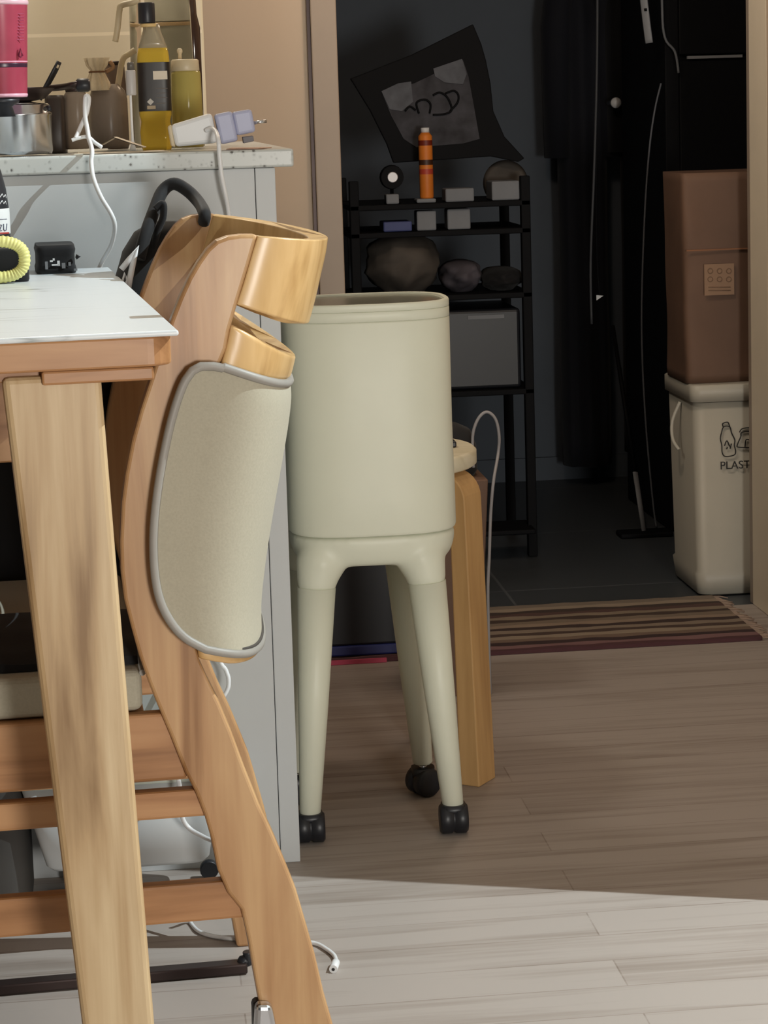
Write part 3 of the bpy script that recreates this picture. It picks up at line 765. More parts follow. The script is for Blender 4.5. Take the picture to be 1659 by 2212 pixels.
# ================================================================== THINGS INSIDE THE DARK ROOM
YS = 4.75
G1 = plain('grey_card', (128, 132, 138), .7); G2 = plain('taupe_cloth', (82, 76, 70), .8, var=.2, bmp=.4); G3 = plain('mauve_cloth', (84, 80, 88), .8, var=.2, bmp=.4)
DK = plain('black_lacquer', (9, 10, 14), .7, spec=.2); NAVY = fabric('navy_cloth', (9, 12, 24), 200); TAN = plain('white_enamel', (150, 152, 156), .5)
def sb(px0, py0, px1, py1, y, dep, name, mat, label, cat, bev=.003, group=None, rot=0):
    a, b = pY(px0, py0, y), pY(px1, py1, y)
    z0, z1 = min(a.z, b.z), max(a.z, b.z)
    o = MB().bb((a.x, y, z0), (b.x, y+dep, z1)).build(name, mat, None, bev); return tag(o, label, cat, group)
# rack
xa, xb = pY(762, 640, YS).x, pY(1150, 640, YS).x
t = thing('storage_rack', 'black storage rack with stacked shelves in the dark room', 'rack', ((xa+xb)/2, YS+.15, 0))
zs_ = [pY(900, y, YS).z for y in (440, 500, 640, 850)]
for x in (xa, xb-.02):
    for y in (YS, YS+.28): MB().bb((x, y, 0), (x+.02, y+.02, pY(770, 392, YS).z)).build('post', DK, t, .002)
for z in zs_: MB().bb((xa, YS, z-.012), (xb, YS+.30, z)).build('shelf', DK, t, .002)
sh = {i: z+.0005 for i, z in enumerate(zs_)}
def onshelf(i, px0, px1, ptop, dep, name, mat, label, cat, y=YS+.01, bev=.003):
    a, b = pY(px0, ptop, y), pY(px1, ptop, y)
    return tag(MB().bb((a.x, y, sh[i]), (b.x, y+dep, a.z)).build(name, mat, None, bev), label, cat, 'cartons on the storage rack' if cat == 'carton' else None)
onshelf(0, 962, 1024, 408, .06, 'carton', G1, 'pale grey carton standing mid top shelf right of the orange bottle', 'carton')
onshelf(0, 900, 942, 430, .05, 'carton', G1, 'low grey carton beneath the orange bottle', 'carton')
onshelf(0, 1062, 1122, 392, .08, 'carton', G1, 'large pale carton at the right end of the top shelf', 'carton')
onshelf(1, 900, 942, 456, .05, 'carton', G1, 'narrow grey carton on the second shelf of the rack', 'carton')
onshelf(1, 966, 1016, 452, .05, 'carton', G1, 'grey carton with a dark spot on the second shelf', 'carton')
onshelf(1, 828, 890, 480, .08, 'packet', plain('blue_wrapper', (70, 80, 130), .6), 'blue wrapped packet at the left of the second shelf', 'packet')
onshelf(0, 834, 862, 420, .04, 'trinket', G1, 'tiny pale trinket at the left of the top shelf', 'trinket')
# orange bottle on its carton
q = pY(921, 390, YS+.03); r = (pY(936, 340, YS+.03).x-pY(906, 340, YS+.03).x)/2
zc = pY(921, 428, YS+.03).z
a = pY(921, 430, YS+.01).z
t = thing('orange_bottle', 'slim bottle with a bright orange label standing on the rack', 'bottle', (q.x, q.y, a))
zt1 = pY(921, 282, YS+.03).z
MB().lathe([(r*.9, a+.0005), (r, a+.004), (r, zt1-.012), (r*.6, zt1-.004)], (q.x, q.y, 0), 24).build('bottle_body', plain('orange_label', (226, 128, 44), .5), t)
MB().lathe([(r*.62, zt1-.004), (r*.62, zt1+.006)], (q.x, q.y, 0), 20).build('cap', WHITE_P, t)
for yy, c in ((308, (120, 40, 20)), (350, (70, 40, 24)), (370, (190, 70, 50))):
    z = pY(921, yy, YS+.03).z; MB().lathe([(r*1.01, z-.006), (r*1.012, z), (r*1.01, z+.005)], (q.x, q.y, 0), 24, cap=False).build('label_band', plain('band_%d' % yy, c, .5), t)
# round white fan/plate behind the right carton
q = pY(1092, 395, YS+.14)
tag(MB().lathe([(.040, -.006), (.050, 0), (.040, .006)], (q.x, q.y, q.z), 32, Matrix.Rotation(PI/2, 3, 'X')).build('round_plate', G2), 'round greyish disc standing behind the pale carton at the shelf end', 'plate')
bpy.data.objects['round_plate'].location.z = sh[0]+.0495 if False else bpy.data.objects['round_plate'].location.z
# desk light
q = pY(848, 383, YS+.02); t = thing('small_lamp', 'small dark clip lamp with a bright metal face at the rack end', 'lamp', (q.x, q.y, sh[0]))
MB().lathe([(.018, sh[0]), (.018, sh[0]+.005), (.004, sh[0]+.006), (.004, q.z-.012)], (q.x, q.y+.02, 0), 16).build('stand', DK, t)
MB().lathe([(.024, 0), (.026, .02), (.018, .035)], (q.x, q.y, q.z), 20, Matrix.Rotation(-PI/2, 3, 'X')).build('lamp_head', DK, t)
MB().lathe([(.010, -.003), (.012, -.0005)], (q.x, q.y, q.z), 16, Matrix.Rotation(-PI/2, 3, 'X')).build('lamp_face', plain('bright_metal', (235, 235, 240), .3), t)
# tilted frame leaning on the rack
yfr = YS+.10
def q4(pts, y): return [pY(x, yy, y+(.0)) for x, yy in pts]
outer_ = [(757, 170), (890, 118), (1022, 52), (1040, 95), (1050, 130), (1060, 180), (1066, 240), (1090, 295), (1133, 342), (1120, 350), (1060, 338), (960, 345), (850, 352), (835, 310), (800, 240)]
inner_ = [(824, 197), (895, 180), (1000, 130), (1012, 165), (1022, 220), (1030, 265), (1036, 300), (1000, 310), (900, 318), (872, 300), (845, 250)]
t = thing('fabric_poster', 'dark bordered banner hanging crookedly above the rack', 'banner', q4([(900, 350)], yfr)[0])
MB().prism(q4(outer_, yfr), (0, .012, 0)).build('dark_border', DK, t, .002)
MB().prism(q4(inner_, yfr-.002), (0, .003, 0)).build('faded_print', plain('faded_grey_print', (62, 62, 68), .8, var=.5, scale=26), t)
mb = MB()
for pts in ([(905, 245), (900, 222), (918, 215), (930, 225), (928, 245)], [(935, 206), (950, 200), (966, 210), (976, 236), (962, 246), (935, 248)], [(962, 202), (980, 196), (990, 205), (988, 222), (972, 240)], [(875, 240), (885, 230), (898, 238)]):
    mb.tube(spline(q4(pts, yfr-.005), 5), .0022, 6)
mb.build('dark_scribbles', DK, t)
for pts, mt in (([(824, 197), (860, 180), (888, 176), (892, 220), (868, 240), (842, 236)], G1), ([(936, 148), (998, 127), (1008, 160), (1000, 182), (960, 178), (940, 165)], G1)):
    MB().prism(q4(pts, yfr-.004), (0, .002, 0)).build('pale_patch', plain('pale_patch_cloth', (92, 95, 102), .8, var=.3, scale=30), t)
# crumpled bags on the third shelf
def lump(px0, px1, ptop, pbot, y, dep, name, mat, label, cat, zbase=None, seed=0, rough=.22):
    a, b = pY(px0, pbot, y), pY(px1, pbot, y); zt = pY((px0+px1)/2, ptop, y).z; z0 = a.z if zbase is None else zbase
    rings = []; cx, cy = (a.x+b.x)/2, y+dep/2
    for i in range(15):
        k = i/14; s = (1-abs(2*k-1)**2.6)**(1/2.6) if 0 < k < 1 else .25
        s = max(s, .55 if k < .2 else .18); ring = []
        for j in range(36):
            an = 2*PI*j/36; v = Vector((math.cos(an)*1.4+seed, math.sin(an)*1.4, k*2.2)); w = 1+rough*noise.noise(v*1.3)+rough*.5*noise.noise(v*3.1)
            ring.append(Vector((cx+(b.x-a.x)/2*s*w*math.cos(an), cy+dep/2*s*w*math.sin(an), z0+(zt-z0)*k)))
        rings.append(ring)
    return tag(MB().loft(rings).build(name, mat), label, cat, 'crumpled bags on the lower shelf')
lump(805, 960, 510, 640, YS+.015, .20, 'crumpled_bag', G2, 'crumpled taupe bag slumped at the left of the lower shelf', 'bag', sh[2], 1)
lump(962, 1050, 565, 640, YS+.02, .16, 'crumpled_bag', G3, 'crumpled mauve bag slumped mid lower shelf', 'bag', sh[2], 5)
lump(1052, 1140, 580, 640, YS+.02, .16, 'crumpled_bag', BLACK_CLOTH, 'dark crumpled bag at the right of the lower shelf', 'bag', sh[2], 9)
a = pY(1010, 690, YS+.02); b = pY(1088, 655, YS+.02)
t = thing('black_appliance', 'boxy black appliance with a pale front strip on the bottom shelf', 'appliance', (a.x, YS+.02, sh[3]))
MB().bb((pY(900, 800, YS).x, YS+.02, sh[3]), (pY(1130, 800, YS).x, YS+.24, pY(1000, 670, YS+.02).z)).build('housing', plain('dark_grey_plastic', (26, 28, 34), .4), t, .008, 3)
MB().bb((a.x, YS+.017, a.z), (b.x, YS+.021, a.z+.008)).build('front_strip', G1, t)
# hanging coats + hooks rail on the back wall
YH = YB-.16
zr = 1.52
t = thing('coat_rail', 'dark wall rail with hooks holding the hanging coats', 'coat rail', (pY(1300, 100, YH).x, YB-.02, zr))
MB().bb((pY(1150, 100, YB).x, YB-.02, zr), (pY(1560, 100, YB).x, YB-.001, zr+.06)).build('rail_board', DK, t, .003)
def coat(px0, px1, ztop, pbot, y, mat, label, seed):
    a, b = pY(px0, 400, y), pY(px1, 400, y); zb_ = pY((px0+px1)/2, pbot, y).z; cx = (a.x+b.x)/2; hw_ = (b.x-a.x)/2
    t = thing('coat', label, 'coat', (cx, y+.06, zb_), 'coats on the wall rail'); rings = []
    for i in range(22):
        k = i/21; z = zb_+(ztop-zb_)*k; w = hw_*(1.0 if k < .8 else 1-(k-.8)/.2*.75); d = .055*(1 if k < .85 else .6); ring = []
        for j in range(48):
            an = 2*PI*j/48; fo = 1+.16*math.sin(an*7+seed+k*1.2)*(1-k*.6)
            ring.append(Vector((cx+w*math.cos(an)*(1+.05*noise.noise(Vector((k*4, seed, 0)))), y+.06+d*math.sin(an)*fo, z)))
        rings.append(ring)
    MB().loft(rings).build('coat_body', mat, t)
    for s in (-1, 1):
        MB().tube([(cx+s*hw_*.7, y+.05, ztop-.10), (cx+s*hw_*1.02, y+.04, ztop-.30), (cx+s*hw_*1.05, y+.04, ztop-.62)], [.035, .04, .034], 14).build('sleeve', mat, t)
    MB().tube([(cx, y+.06, ztop-.02), (cx, y+.10, ztop+.02), (cx, YB-.02, ztop+.03)], .003, 6).build('hanging_loop', DK, t)
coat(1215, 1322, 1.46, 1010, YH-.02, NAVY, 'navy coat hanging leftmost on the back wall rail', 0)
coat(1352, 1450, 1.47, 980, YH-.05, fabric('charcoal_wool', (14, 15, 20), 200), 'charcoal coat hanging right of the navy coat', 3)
q = pY(1330, 222, YH-.10)
t = thing('metal_knob', 'small shiny knob catching light between the coats', 'knob', (q.x, YB-.10, q.z))
MB().lathe([(.006, 0), (.006, YB-q.y)], (q.x, q.y+.0, q.z), 12, Matrix.Rotation(-PI/2, 3, 'X')).build('stem', CHROME, t)
MB().lathe([(.004, -.012), (.013, -.006), (.013, .004), (.006, .008)], (q.x, q.y, q.z), 20, Matrix.Rotation(-PI/2, 3, 'X')).build('knob_face', plain('shiny_nickel', (236, 236, 236), .3), t)
bpy.data.objects.remove(t.children[0]) if False else None
# tall cabinet at right in the dark room
xa = pY(1440, 500, 4.95).x
t = thing('tall_cabinet', 'tall black cabinet behind the paper bag', 'cabinet', (xa+.25, 5.1, 0))
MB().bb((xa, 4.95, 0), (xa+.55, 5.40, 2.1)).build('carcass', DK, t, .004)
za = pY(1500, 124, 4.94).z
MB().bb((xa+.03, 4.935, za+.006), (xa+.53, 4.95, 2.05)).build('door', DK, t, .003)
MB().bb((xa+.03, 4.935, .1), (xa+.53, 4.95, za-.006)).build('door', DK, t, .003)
MB().bb((pY(1482, 124, 4.94).x, 4.925, za-.003), (pY(1600, 124, 4.94).x, 4.934, za+.003)).build('metal_edge', TAN, t)
# hanging strip and hoses
def strip(pts, y, r, name, mat, label, cat):
    return tag(MB().tube(spline([pY(a, b, y) for a, b in pts], 5), r, 8).build(name, mat), label, cat)
a, b = pY(1383, -40, 4.9), pY(1403, 92, 4.9)
t = thing('hanging_strap', 'pale grey strap hanging down at the top right of the dark room', 'strap', (b.x, 4.9, b.z))
MB().tube(spline([pY(1380, -260, 4.9), pY(1388, -40, 4.9), pY(1394, 30, 4.9), pY(1402, 93, 4.9)], 5), [(.0095, .002)]*16, 8).build('webbing', TAN, t)
MB().tube([pY(1394, 18, 4.895), pY(1395, 24, 4.895)], .003, 8).build('eyelet', DK, t)
strip([(1428, -260), (1430, 0), (1436, 80), (1458, 112), (1466, 158)], 4.92, .003, 'hose', plain('grey_hose', (110, 112, 116), .6), 'thin grey hose curving down at the top of the black cabinet', 'hose')
strip([(1428, 180), (1414, 240), (1402, 330), (1392, 480), (1386, 700), (1394, 900), (1410, 1080), (1418, 1140)], 4.9, .0022, 'cord', plain('grey_cord', (96, 98, 104), .6), 'long thin cord hanging in front of the black cabinet', 'cord')
strip([(1290, -260), (1290, 100), (1284, 350), (1276, 560), (1278, 700)], 4.93, .003, 'cord', plain('grey_cord_2', (66, 68, 72), .6), 'faint cord hanging left of the long cord in the dark room', 'cord')
q = pY(1296, 650, 4.95)
# broom leaning with pale handle end
t = thing('leaning_mop', 'slim mop leaning in the dark room with a pale grey stick end', 'mop', pz(1400, 1180, 0))
pb = pz(1396, 1170, 0); pb.z = .01
p1 = pY(1372, 1020, 4.98); p2 = pY(1392, 1150, 4.92)
MB().tube([p2, p1], [(.008, .004), (.008, .004)], 8).build('pale_grip', TAN, t)
MB().tube([p1, p1+(p1-p2)*2.5], .005, 8).build('stick', DK, t)
MB().bb((p2.x-.06, p2.y-.03, 0.0), (p2.x+.06, p2.y+.03, p2.z+.004)).build('mop_head', DK, t, .004)
# low threshold box line at the left
sb(1040, 1160, 1158, 1143, 4.70, .12, 'low_plinth', DK, 'low black plinth on the floor behind the stool', 'plinth')
o = bpy.data.objects['low_plinth']; 
a, b = pY(1040, 1145, 4.698), pY(1158, 1145, 4.698)
# tall pole objects left
for (px, ph, lb) in ((1296, 643, 'small pale tag hanging low between the dark coats'),):
    q = pY(px, ph, 5.0); tag(MB().prism([q+Vector((-.008, 0, -.006)), q+Vector((.008, 0, .004)), q+Vector((-.008, 0, .006))], (0, .003, 0)).build('hanging_tag', WHITE_P), lb, 'tag')
strip([(1300, -260), (1292, 100), (1288, 400), (1290, 560), (1296, 645)], 5.002, .0012, 'string', DK, 'dark string carrying the small pale tag', 'string')

# ================================================================== COUNTER ITEMS
def cyl_item(px0, px1, ptop, y, prof, mat, name, parent=None, seg=40):
    pass
def lathe_px(pxc, y, pts, mat, name, parent, seg=40, zb=None, dx=0):
    """pts: (half-width px, py)"""
    c = pY(pxc, 250, y); prof = []
    for hwp, py in pts:
        q0, q1 = pY(pxc-hwp, py, y), pY(pxc+hwp, py, y); prof.append(((q1.x-q0.x)/2, max(q0.z*.5+q1.z*.5, (ZT+.0006))))
    return MB().lathe(prof, (c.x+dx, y, 0), seg).build(name, mat, parent)
# saucepan
y = YP+.09
c = pY(38, 280, y)
t = thing('steel_saucepan', 'brushed steel saucepan standing at the front of the worktop', 'saucepan', (c.x, y, ZT))
lathe_px(38, y, [(70, 334), (73, 326), (73, 252), (75, 249), (75, 246), (71, 244), (70, 228), (66, 225)], CHROME, 'pan_body', t, 64)
lathe_px(38, y-.001, [(60, 226), (30, 220)], CHROME, 'pan_lid', t)
MB().tube([pY(98, 235, y-.03), pY(106, 232, y-.045), pY(108, 240, y-.045)], .003, 8).build('rivet', BLACK_P, t)
# black frying pan on the saucepan
yy = YP+.10
c = pY(10, 225, yy)
zp = pY(40, 222, yy).z
t = thing('black_frying_pan', 'black frying pan stacked on the steel saucepan', 'frying pan', (c.x, yy, zp))
def rp(px): return (pY(px, 200, yy).x-c.x)
MB().lathe([(rp(60), zp+.0005), (rp(95), zp+.004), (rp(118), zp+.016), (rp(124), pY(60, 190, yy).z)], (c.x, yy, 0), 48).build('pan_bowl', DARK_MET, t)
MB().lathe([(rp(36)+.0, pY(20, 252, YP+.02).z), (rp(30), pY(20, 230, YP+.02).z), (rp(44), pY(20, 222, YP+.02).z), (rp(46), pY(20, 214, YP+.02).z)][::1], (pY(5, 230, YP+.012).x, YP+.012, 0), 32).build('base_knob', BLACK_P, t)
MB().tube(spline([pY(112, 190, yy), pY(135, 188, yy-.01), pY(158, 184, yy-.03), pY(166, 183, yy-.03)], 5), [(.007, .004)]*16, 10).build('handle', DARK_MET, t)
MB().tube([pY(164, 184, yy-.03), pY(168, 184, yy-.03), pY(190, 184, yy-.03), pY(195, 184, yy-.03)], [.006, .0085, .0085, .006], 14).build('handle_grip', BLACK_P, t)
# spatula behind
y = YP+.22
t = thing('black_spatula', 'black kitchen spatula handle leaning upward behind the frying pan', 'spatula', pY(95, 210, y))
MB().tube([pY(85, 215, y), pY(104, 180, y), pY(120, 150, y), pY(128, 133, y)], [(.0045, .003), (.0058, .003), (.0062, .003), (.005, .003)], 12).build('handle', BLACK_P, t)
q = pY(126, 140, y-.0035); q2 = pY(123, 147, y-.0035)
MB().tube([q2, q], .0018, 8).build('hanging_hole', CREAM_P, t)
# pink tumbler
y = YP+.025
c = pY(14, 100, y)
t = thing('pink_canister', 'translucent pink canister with a dark band at the top left', 'canister', (c.x, y, pY(14, 214, y).z))
PINK = plain('raspberry_pink_print', (160, 62, 82), .28, var=.08, scale=40); 
lathe_px(10, y, [(50, 208), (52, 204), (62, 14), (63, 10)], PINK, 'canister_body', t, 48)
lathe_px(10, y, [(51, 211), (52.5, 208), (53, 205), (52, 203)], plain('pale_pink_rim', (220, 170, 188), .3), 'bottom_rim', t, 48)
lathe_px(10, y, [(62, 13), (64.5, 9), (64.5, 4), (63, 1)], plain('pale_pink_rim_top', (216, 178, 188), .3), 'top_rim', t, 48)
lathe_px(10, y, [(64, 0), (66, -30), (66, -60)], BLACK_P, 'lid', t, 48)
lathe_px(10, y, [(54.9, 148), (55.2, 145), (55.6, 139), (55.4, 137)], plain('dark_plum_print', (52, 26, 48), .3), 'dark_band', t, 48)
lathe_px(10, y, [(55.7, 136), (56.2, 134.5), (56.0, 133)], plain('pale_band_print', (230, 160, 186), .3), 'pale_band', t, 48)
mb = MB()
cy_ = y-(pY(58, 100, y).x-c.x)*.86
mb.tube([pY(40, 121, cy_-.004), pY(44, 105, cy_-.004), pY(49, 121, cy_-.004)], .0012, 6); mb.tube([pY(41, 121, cy_-.004), pY(44, 124, cy_-.004), pY(48, 121, cy_-.004)], .001, 6)
mb.build('drop_print', plain('dark_pink_ink', (120, 28, 60), .4), t)
mb = MB()
for i in range(9): mb.tube([pY(6, 28+i*7, cy_-.006), pY(52, 30+i*7, cy_-.002)], .0006, 5)
mb.build('fine_print', plain('deep_pink_ink', (150, 44, 80), .4), t)
# dark kettle-like box
y = YP+.20
a, b = pY(100, 318, y), pY(137, 205, y)
tag(MB().loft([sq_ring(((a.x+b.x)/2, y+.05), (b.x-a.x)/2*k, .05*k, z, 6, 40) for k, z in ((.98, ZT+.0005), (1, ZT+.004), (1, b.z-.006), (.9, b.z))]).build('dark_canister', plain('dark_brown_tin', (56, 46, 40), .4)), 'dark brown tin beside the steel saucepan', 'tin')
# smoky jars
y = YP+.24
t = thing('smoky_jar', 'smoky grey glass jar left of the cork topped bottle', 'jar', pY(163, 318, y)*1)
t.location.z = ZT; t['_o'] = tuple(t.location)
lathe_px(165, y, [(24, 322), (28, 318), (28, 225), (25, 205), (20, 197)], SMOKE, 'jar_body', t)
lathe_px(165, y, [(21, 198), (22, 194), (18, 190)], DARK_MET, 'jar_lid', t)
# cloth-topped bottle
y = YP+.33
t = thing('fabric_topped_jar', 'glass jar with a tied cream cloth top and dark red contents', 'jar', pY(225, 318, y)*1)
t.location.z = ZT; t['_o'] = tuple(t.location)
lathe_px(235, y, [(40, 320), (42, 314), (42, 215), (36, 195), (24, 182)], SMOKE, 'jar_body', t)
lathe_px(235, y, [(36.5, 317), (38.5, 312), (38.5, 262), (37, 250)], plain('dark_red_contents', (82, 22, 22), .4), 'red_contents', t)
c = pY(208, 170, y); rings = []
for k, (hwp, py) in enumerate(((26, 196), (24, 180), (15, 160), (13, 152), (20, 142), (24, 126))):
    q = pY(210, py, y); rr = hwp/1480.
    rings.append([Vector((q.x+rr*(1+.14*math.sin(9*2*PI*i/48+k))*math.cos(2*PI*i/48), y-.02+rr*(1+.14*math.sin(9*2*PI*i/48+k))*math.sin(2*PI*i/48), q.z)) for i in range(48)])
MB().loft(rings).build('cloth_top', fabric('cream_muslin', (206, 186, 152), 300), t)
q = pY(210, 156, y)
MB().tube([Vector((q.x+.0105*math.cos(2*PI*i/20), y-.02+.0105*math.sin(2*PI*i/20), q.z)) for i in range(20)], .0012, 6, closed=True).build('tie_string', plain('brown_twine', (110, 74, 44), .8), t)
MB().tube(spline([q+Vector((.012, -.01, 0)), q+Vector((.022, -.012, .006)), q+Vector((.018, -.012, .014))], 5), .003, 6).build('twine_bow', plain('brown_twine_2', (140, 104, 70), .8), t)
y = YP+.42
t = thing('brown_bottle', 'brown tinted bottle standing behind the cloth topped jar', 'bottle', pY(250, 318, y)*1)
t.location.z = ZT; t['_o'] = tuple(t.location)
lathe_px(252, y, [(22, 322), (24, 318), (24, 200), (22, 145), (20, 140)], plain('brown_tinted_glass', (112, 92, 78), .25), 'bottle_body', t)
lathe_px(252, y, [(21, 140), (21, 134), (18, 132)], DARK_MET, 'bottle_cap', t)
# glass pitchers (lower and upper stacked handle)
y = YP+.14
def handle(pts, y, r=.0042): return MB().tube(spline([pY(a, b, y) for a, b in pts], 6), r, 10)
t = thing('glass_jug', 'clear glass jug with a bright edged handle behind the frother', 'jug', pY(310, 318, YP+.30)*1)
t.location.z = ZT; t['_o'] = tuple(t.location)
yj = YP+.36
lathe_px(355, yj, [(66, 318), (68, 310), (68, 120), (66, 20), (64, -20)], GLASS, 'jug_body', t, 48)
handle([(292, 108), (280, 116), (268, 124), (262, 140), (258, 165), (253, 196)], YP+.33).build('handle', CREAM_P, t)
handle([(300, 0), (284, 6), (262, 12), (258, 24), (254, 60), (249, 90)], YP+.33).build('upper_handle', CREAM_P, t)
# oil bottle with black label
y = YP+.20
t = thing('golden_oil_bottle', 'golden cooking oil bottle with a black label and black cap', 'bottle', pY(336, 316, y)*1)
t.location.z = ZT; t['_o'] = tuple(t.location)
c = pY(336, 250, y); hwx = (pY(370, 250, y).x-pY(300, 250, y).x)/2
def ozz(py): return pY(336, py, y).z
rg = lambda k, z, n=5: sq_ring((c.x, y), hwx*k, hwx*k*.85, z, n, 48)
MB().loft([rg(.88, ZT+.0006), rg(.96, ZT+.006), rg(1, ozz(285)), rg(.9, ozz(262)), rg(1, ozz(248)), rg(1, ozz(130)), rg(.97, ozz(116)), rg(.9, ozz(104))]).build('oil_body', OILGOLD, t)
MB().loft([rg(.9, ozz(104)), rg(.8, ozz(90), 3), rg(.56, ozz(66), 2.2), rg(.5, ozz(52), 2)]).build('clear_shoulder', plain('milky_clear_plastic', (198, 186, 158), .2, **{'Transmission Weight': .5}), t)
MB().lathe([(hwx*.56, ozz(58)), (hwx*.56, ozz(51))], (c.x-.003, y, 0), 24).build('neck_ring', plain('pale_gold_ring', (222, 190, 130), .3), t)
MB().lathe([(hwx*.5, ozz(50)), (hwx*.52, ozz(48)), (hwx*.52, ozz(8)), (hwx*.48, ozz(5))], (c.x-.006, y, 0), 32).build('cap', BLACK_P, t)
lb = MB().loft([[p for p in sq_ring((c.x, y), hwx*1.02, hwx*.85*1.03, z, 5, 48)] for z in (ozz(240), ozz(135))], cap=False).build('label', plain('black_label_print', (34, 28, 24), .4, var=.3, scale=60), t)
yl = y-hwx*.85*1.04
def lq(px, py): return pY(px, py, yl)
a, b = lq(331, 172), lq(361, 153); MB().bb((a.x, yl-.0008, a.z), (b.x, yl, b.z)).build('cream_patch', PAPER, lb)
a, b = lq(318, 236), lq(336, 228); MB().bb((a.x, yl-.0008, a.z), (b.x, yl, b.z)).build('cream_emblem', plain('beige_print', (170, 150, 120), .5), lb)
MB().lathe([(.001, -.001), (.0045, 0)], lq(325, 220), 4, Matrix.Rotation(PI/2, 3, 'X')).build('diamond_emblem', plain('silver_print', (190, 186, 178), .5), lb)
for i, (yy) in enumerate((190, 200, 210, 222)):
    a, b = lq(336+2*(i % 2), yy+2), lq(362-4*(i % 2), yy); MB().bb((a.x, yl-.0006, a.z), (b.x, yl, b.z)).build('label_line', plain('label_grey_%d' % i, (92, 80, 70), .5), lb)
# milky container behind
y = YP+.46
t = thing('frosted_jug', 'tall frosted plastic jug behind the oil bottles', 'jug', pY(378, 318, y)*1)
t.location.z = ZT; t['_o'] = tuple(t.location)
FR = plain('frosted_plastic', (176, 172, 156), .35, var=.08, **{'Transmission Weight': .15})
lathe_px(378, y, [(34, 322), (38, 316), (38, 70), (34, 52), (33, 48)], FR, 'jug_body', t)
lathe_px(378, y, [(36, 48), (37, 46), (37, 4), (34, 0)], plain('pale_lid', (206, 202, 186), .4), 'jug_lid', t)
lathe_px(378, y, [(38.5, 58), (39.5, 55), (39.5, 52), (38, 50)], plain('beige_band', (190, 160, 120), .4), 'band', t)
# green oil dispenser
y = YP+.24
t = thing('oil_dispenser', 'greenish oil dispenser bottle with a beige cap and spout', 'bottle', pY(408, 316, y)*1)
t.location.z = ZT; t['_o'] = tuple(t.location)
lathe_px(405, y, [(32, 318), (35, 312), (32, 160), (30.5, 154)], OILGREEN, 'bottle_body', t)
lathe_px(404, y, [(30, 154), (31, 152), (30, 131), (27, 128)], CREAM_P, 'cap', t)
lathe_px(394, y, [(4, 130), (4, 116), (6, 113), (6, 108), (3, 104)], CREAM_P, 'spout', t)
# dark side reflection at right, put in as a solid dark brown shape
y = YP+.50
t = thing('dark_reflection_stripe', 'tall dark shape standing in for a side reflection behind the oil dispenser', 'bottle', pY(424, 318, y)*1)
t.location.z = ZT; t['_o'] = tuple(t.location)
lathe_px(424, y, [(14, 322), (16, 316), (16, 60), (10, 30), (8, -30)], plain('dark_reflection_brown', (66, 46, 36), .15), 'bottle_body', t)
# milk frother / white stick
y = YP+.13
t = thing('milk_frother', 'white stick with a grey head standing upright before the jug', 'frother', pY(283, 318, y)*1)
t.location.z = ZT; t['_o'] = tuple(t.location)
lathe_px(284, y, [(8, 326), (5, 314), (3, 300), (2.6, 204), (3, 202)], WHITE_P, 'stick', t, 20)
lathe_px(286, y, [(10, 206), (11, 202), (11, 154), (9, 151)], plain('light_grey_plastic', (190, 188, 186), .4), 'head', t, 24)
lathe_px(287, y, [(8, 151), (8, 137), (6, 134)], plain('dark_grey_cap', (96, 92, 86), .3), 'dark_cap', t, 24)
# papers
def sheet(pts, y0, z, label, th=.0012, nm='paper_sheet', mat=PAPER):
    return tag(MB().prism([Vector((pY(px, 322, YP).x, YP+d, z)) for px, d in pts], (0, 0, th)).build(nm, mat), label, 'paper')
sheet([(150, .015), (300, .03), (365, .015), (350, .10), (170, .11)], 0, ZT+.0005, 'cream paper napkins lying flat on the worktop')
sheet([(490, .02), (560, .012), (592, .05), (510, .12)], 0, ZT+.0005, 'pinkish paper slip under the lilac plug', .0012, 'paper_slip', plain('pinkish_paper', (206, 170, 150), .8))
q = [pY(218, 312, YP+.06), pY(245, 296, YP+.07), pY(280, 308, YP+.06), pY(310, 318, YP+.05)]
mb = MB(); lo = [Vector((p.x, p.y, max(p.z, ZT+.002))) for p in q]
mb.grid([lo, [p+Vector((.004, .05, 0)) for p in lo]]); mb.grid([[p-Vector((0, 0, .001)) for p in lo], [p+Vector((.004, .05, -.001)) for p in lo]][::-1])
tag(mb.build('crumpled_napkin', PAPER), 'crumpled white napkin at the foot of the frother', 'napkin')
# charger + plug
y = YP+.02
def obox(p0, p1, hh0, hh1, y, dep, name, mat, par, bev=.003):
    """tapered box from p0 to p1 (px) with half heights in px"""
    a, b = pY(*p0, y), pY(*p1, y); d = (b-a).normalized(); up = Vector((-d.z, 0, d.x)); k = 1/1720.
    r = []
    for q, h in ((a, hh0*k), (b, hh1*k)):
        r.append([q-up*h, q+up*h, q+up*h+Vector((0, dep, 0)), q-up*h+Vector((0, dep, 0))])
    return MB().loft(r, smooth=False).build(name, mat, par, bev, 3)
cq = pY(420, 312, y)
t = thing('white_charger', 'white wedge shaped charger lying at the worktop edge', 'charger', (cq.x, y+.02, ZT))
obox((374, 294), (464, 276), 24, 33, y, .036, 'charger_body', WHITE_P, t, .005)
obox((366, 295), (375, 293.5), 21, 25, y+.002, .032, 'charger_face', CREAM_P, t, .002)
t = thing('lilac_plug', 'pale lilac two piece plug adapter with a metal prong', 'plug', (pY(510, 310, y).x, y+.02, ZT))
obox((470, 280), (508, 272), 33, 33, y+.002, .034, 'plug_body', LILAC_P, t, .004)
obox((506, 268), (548, 260), 26, 25, y+.004, .030, 'plug_front', LILAC_P, t, .004)
obox((525, 303), (548, 299), 7, 6, y+.008, .02, 'plug_foot', plain('grey_plug_rubber', (120, 118, 124), .6), t, .001)
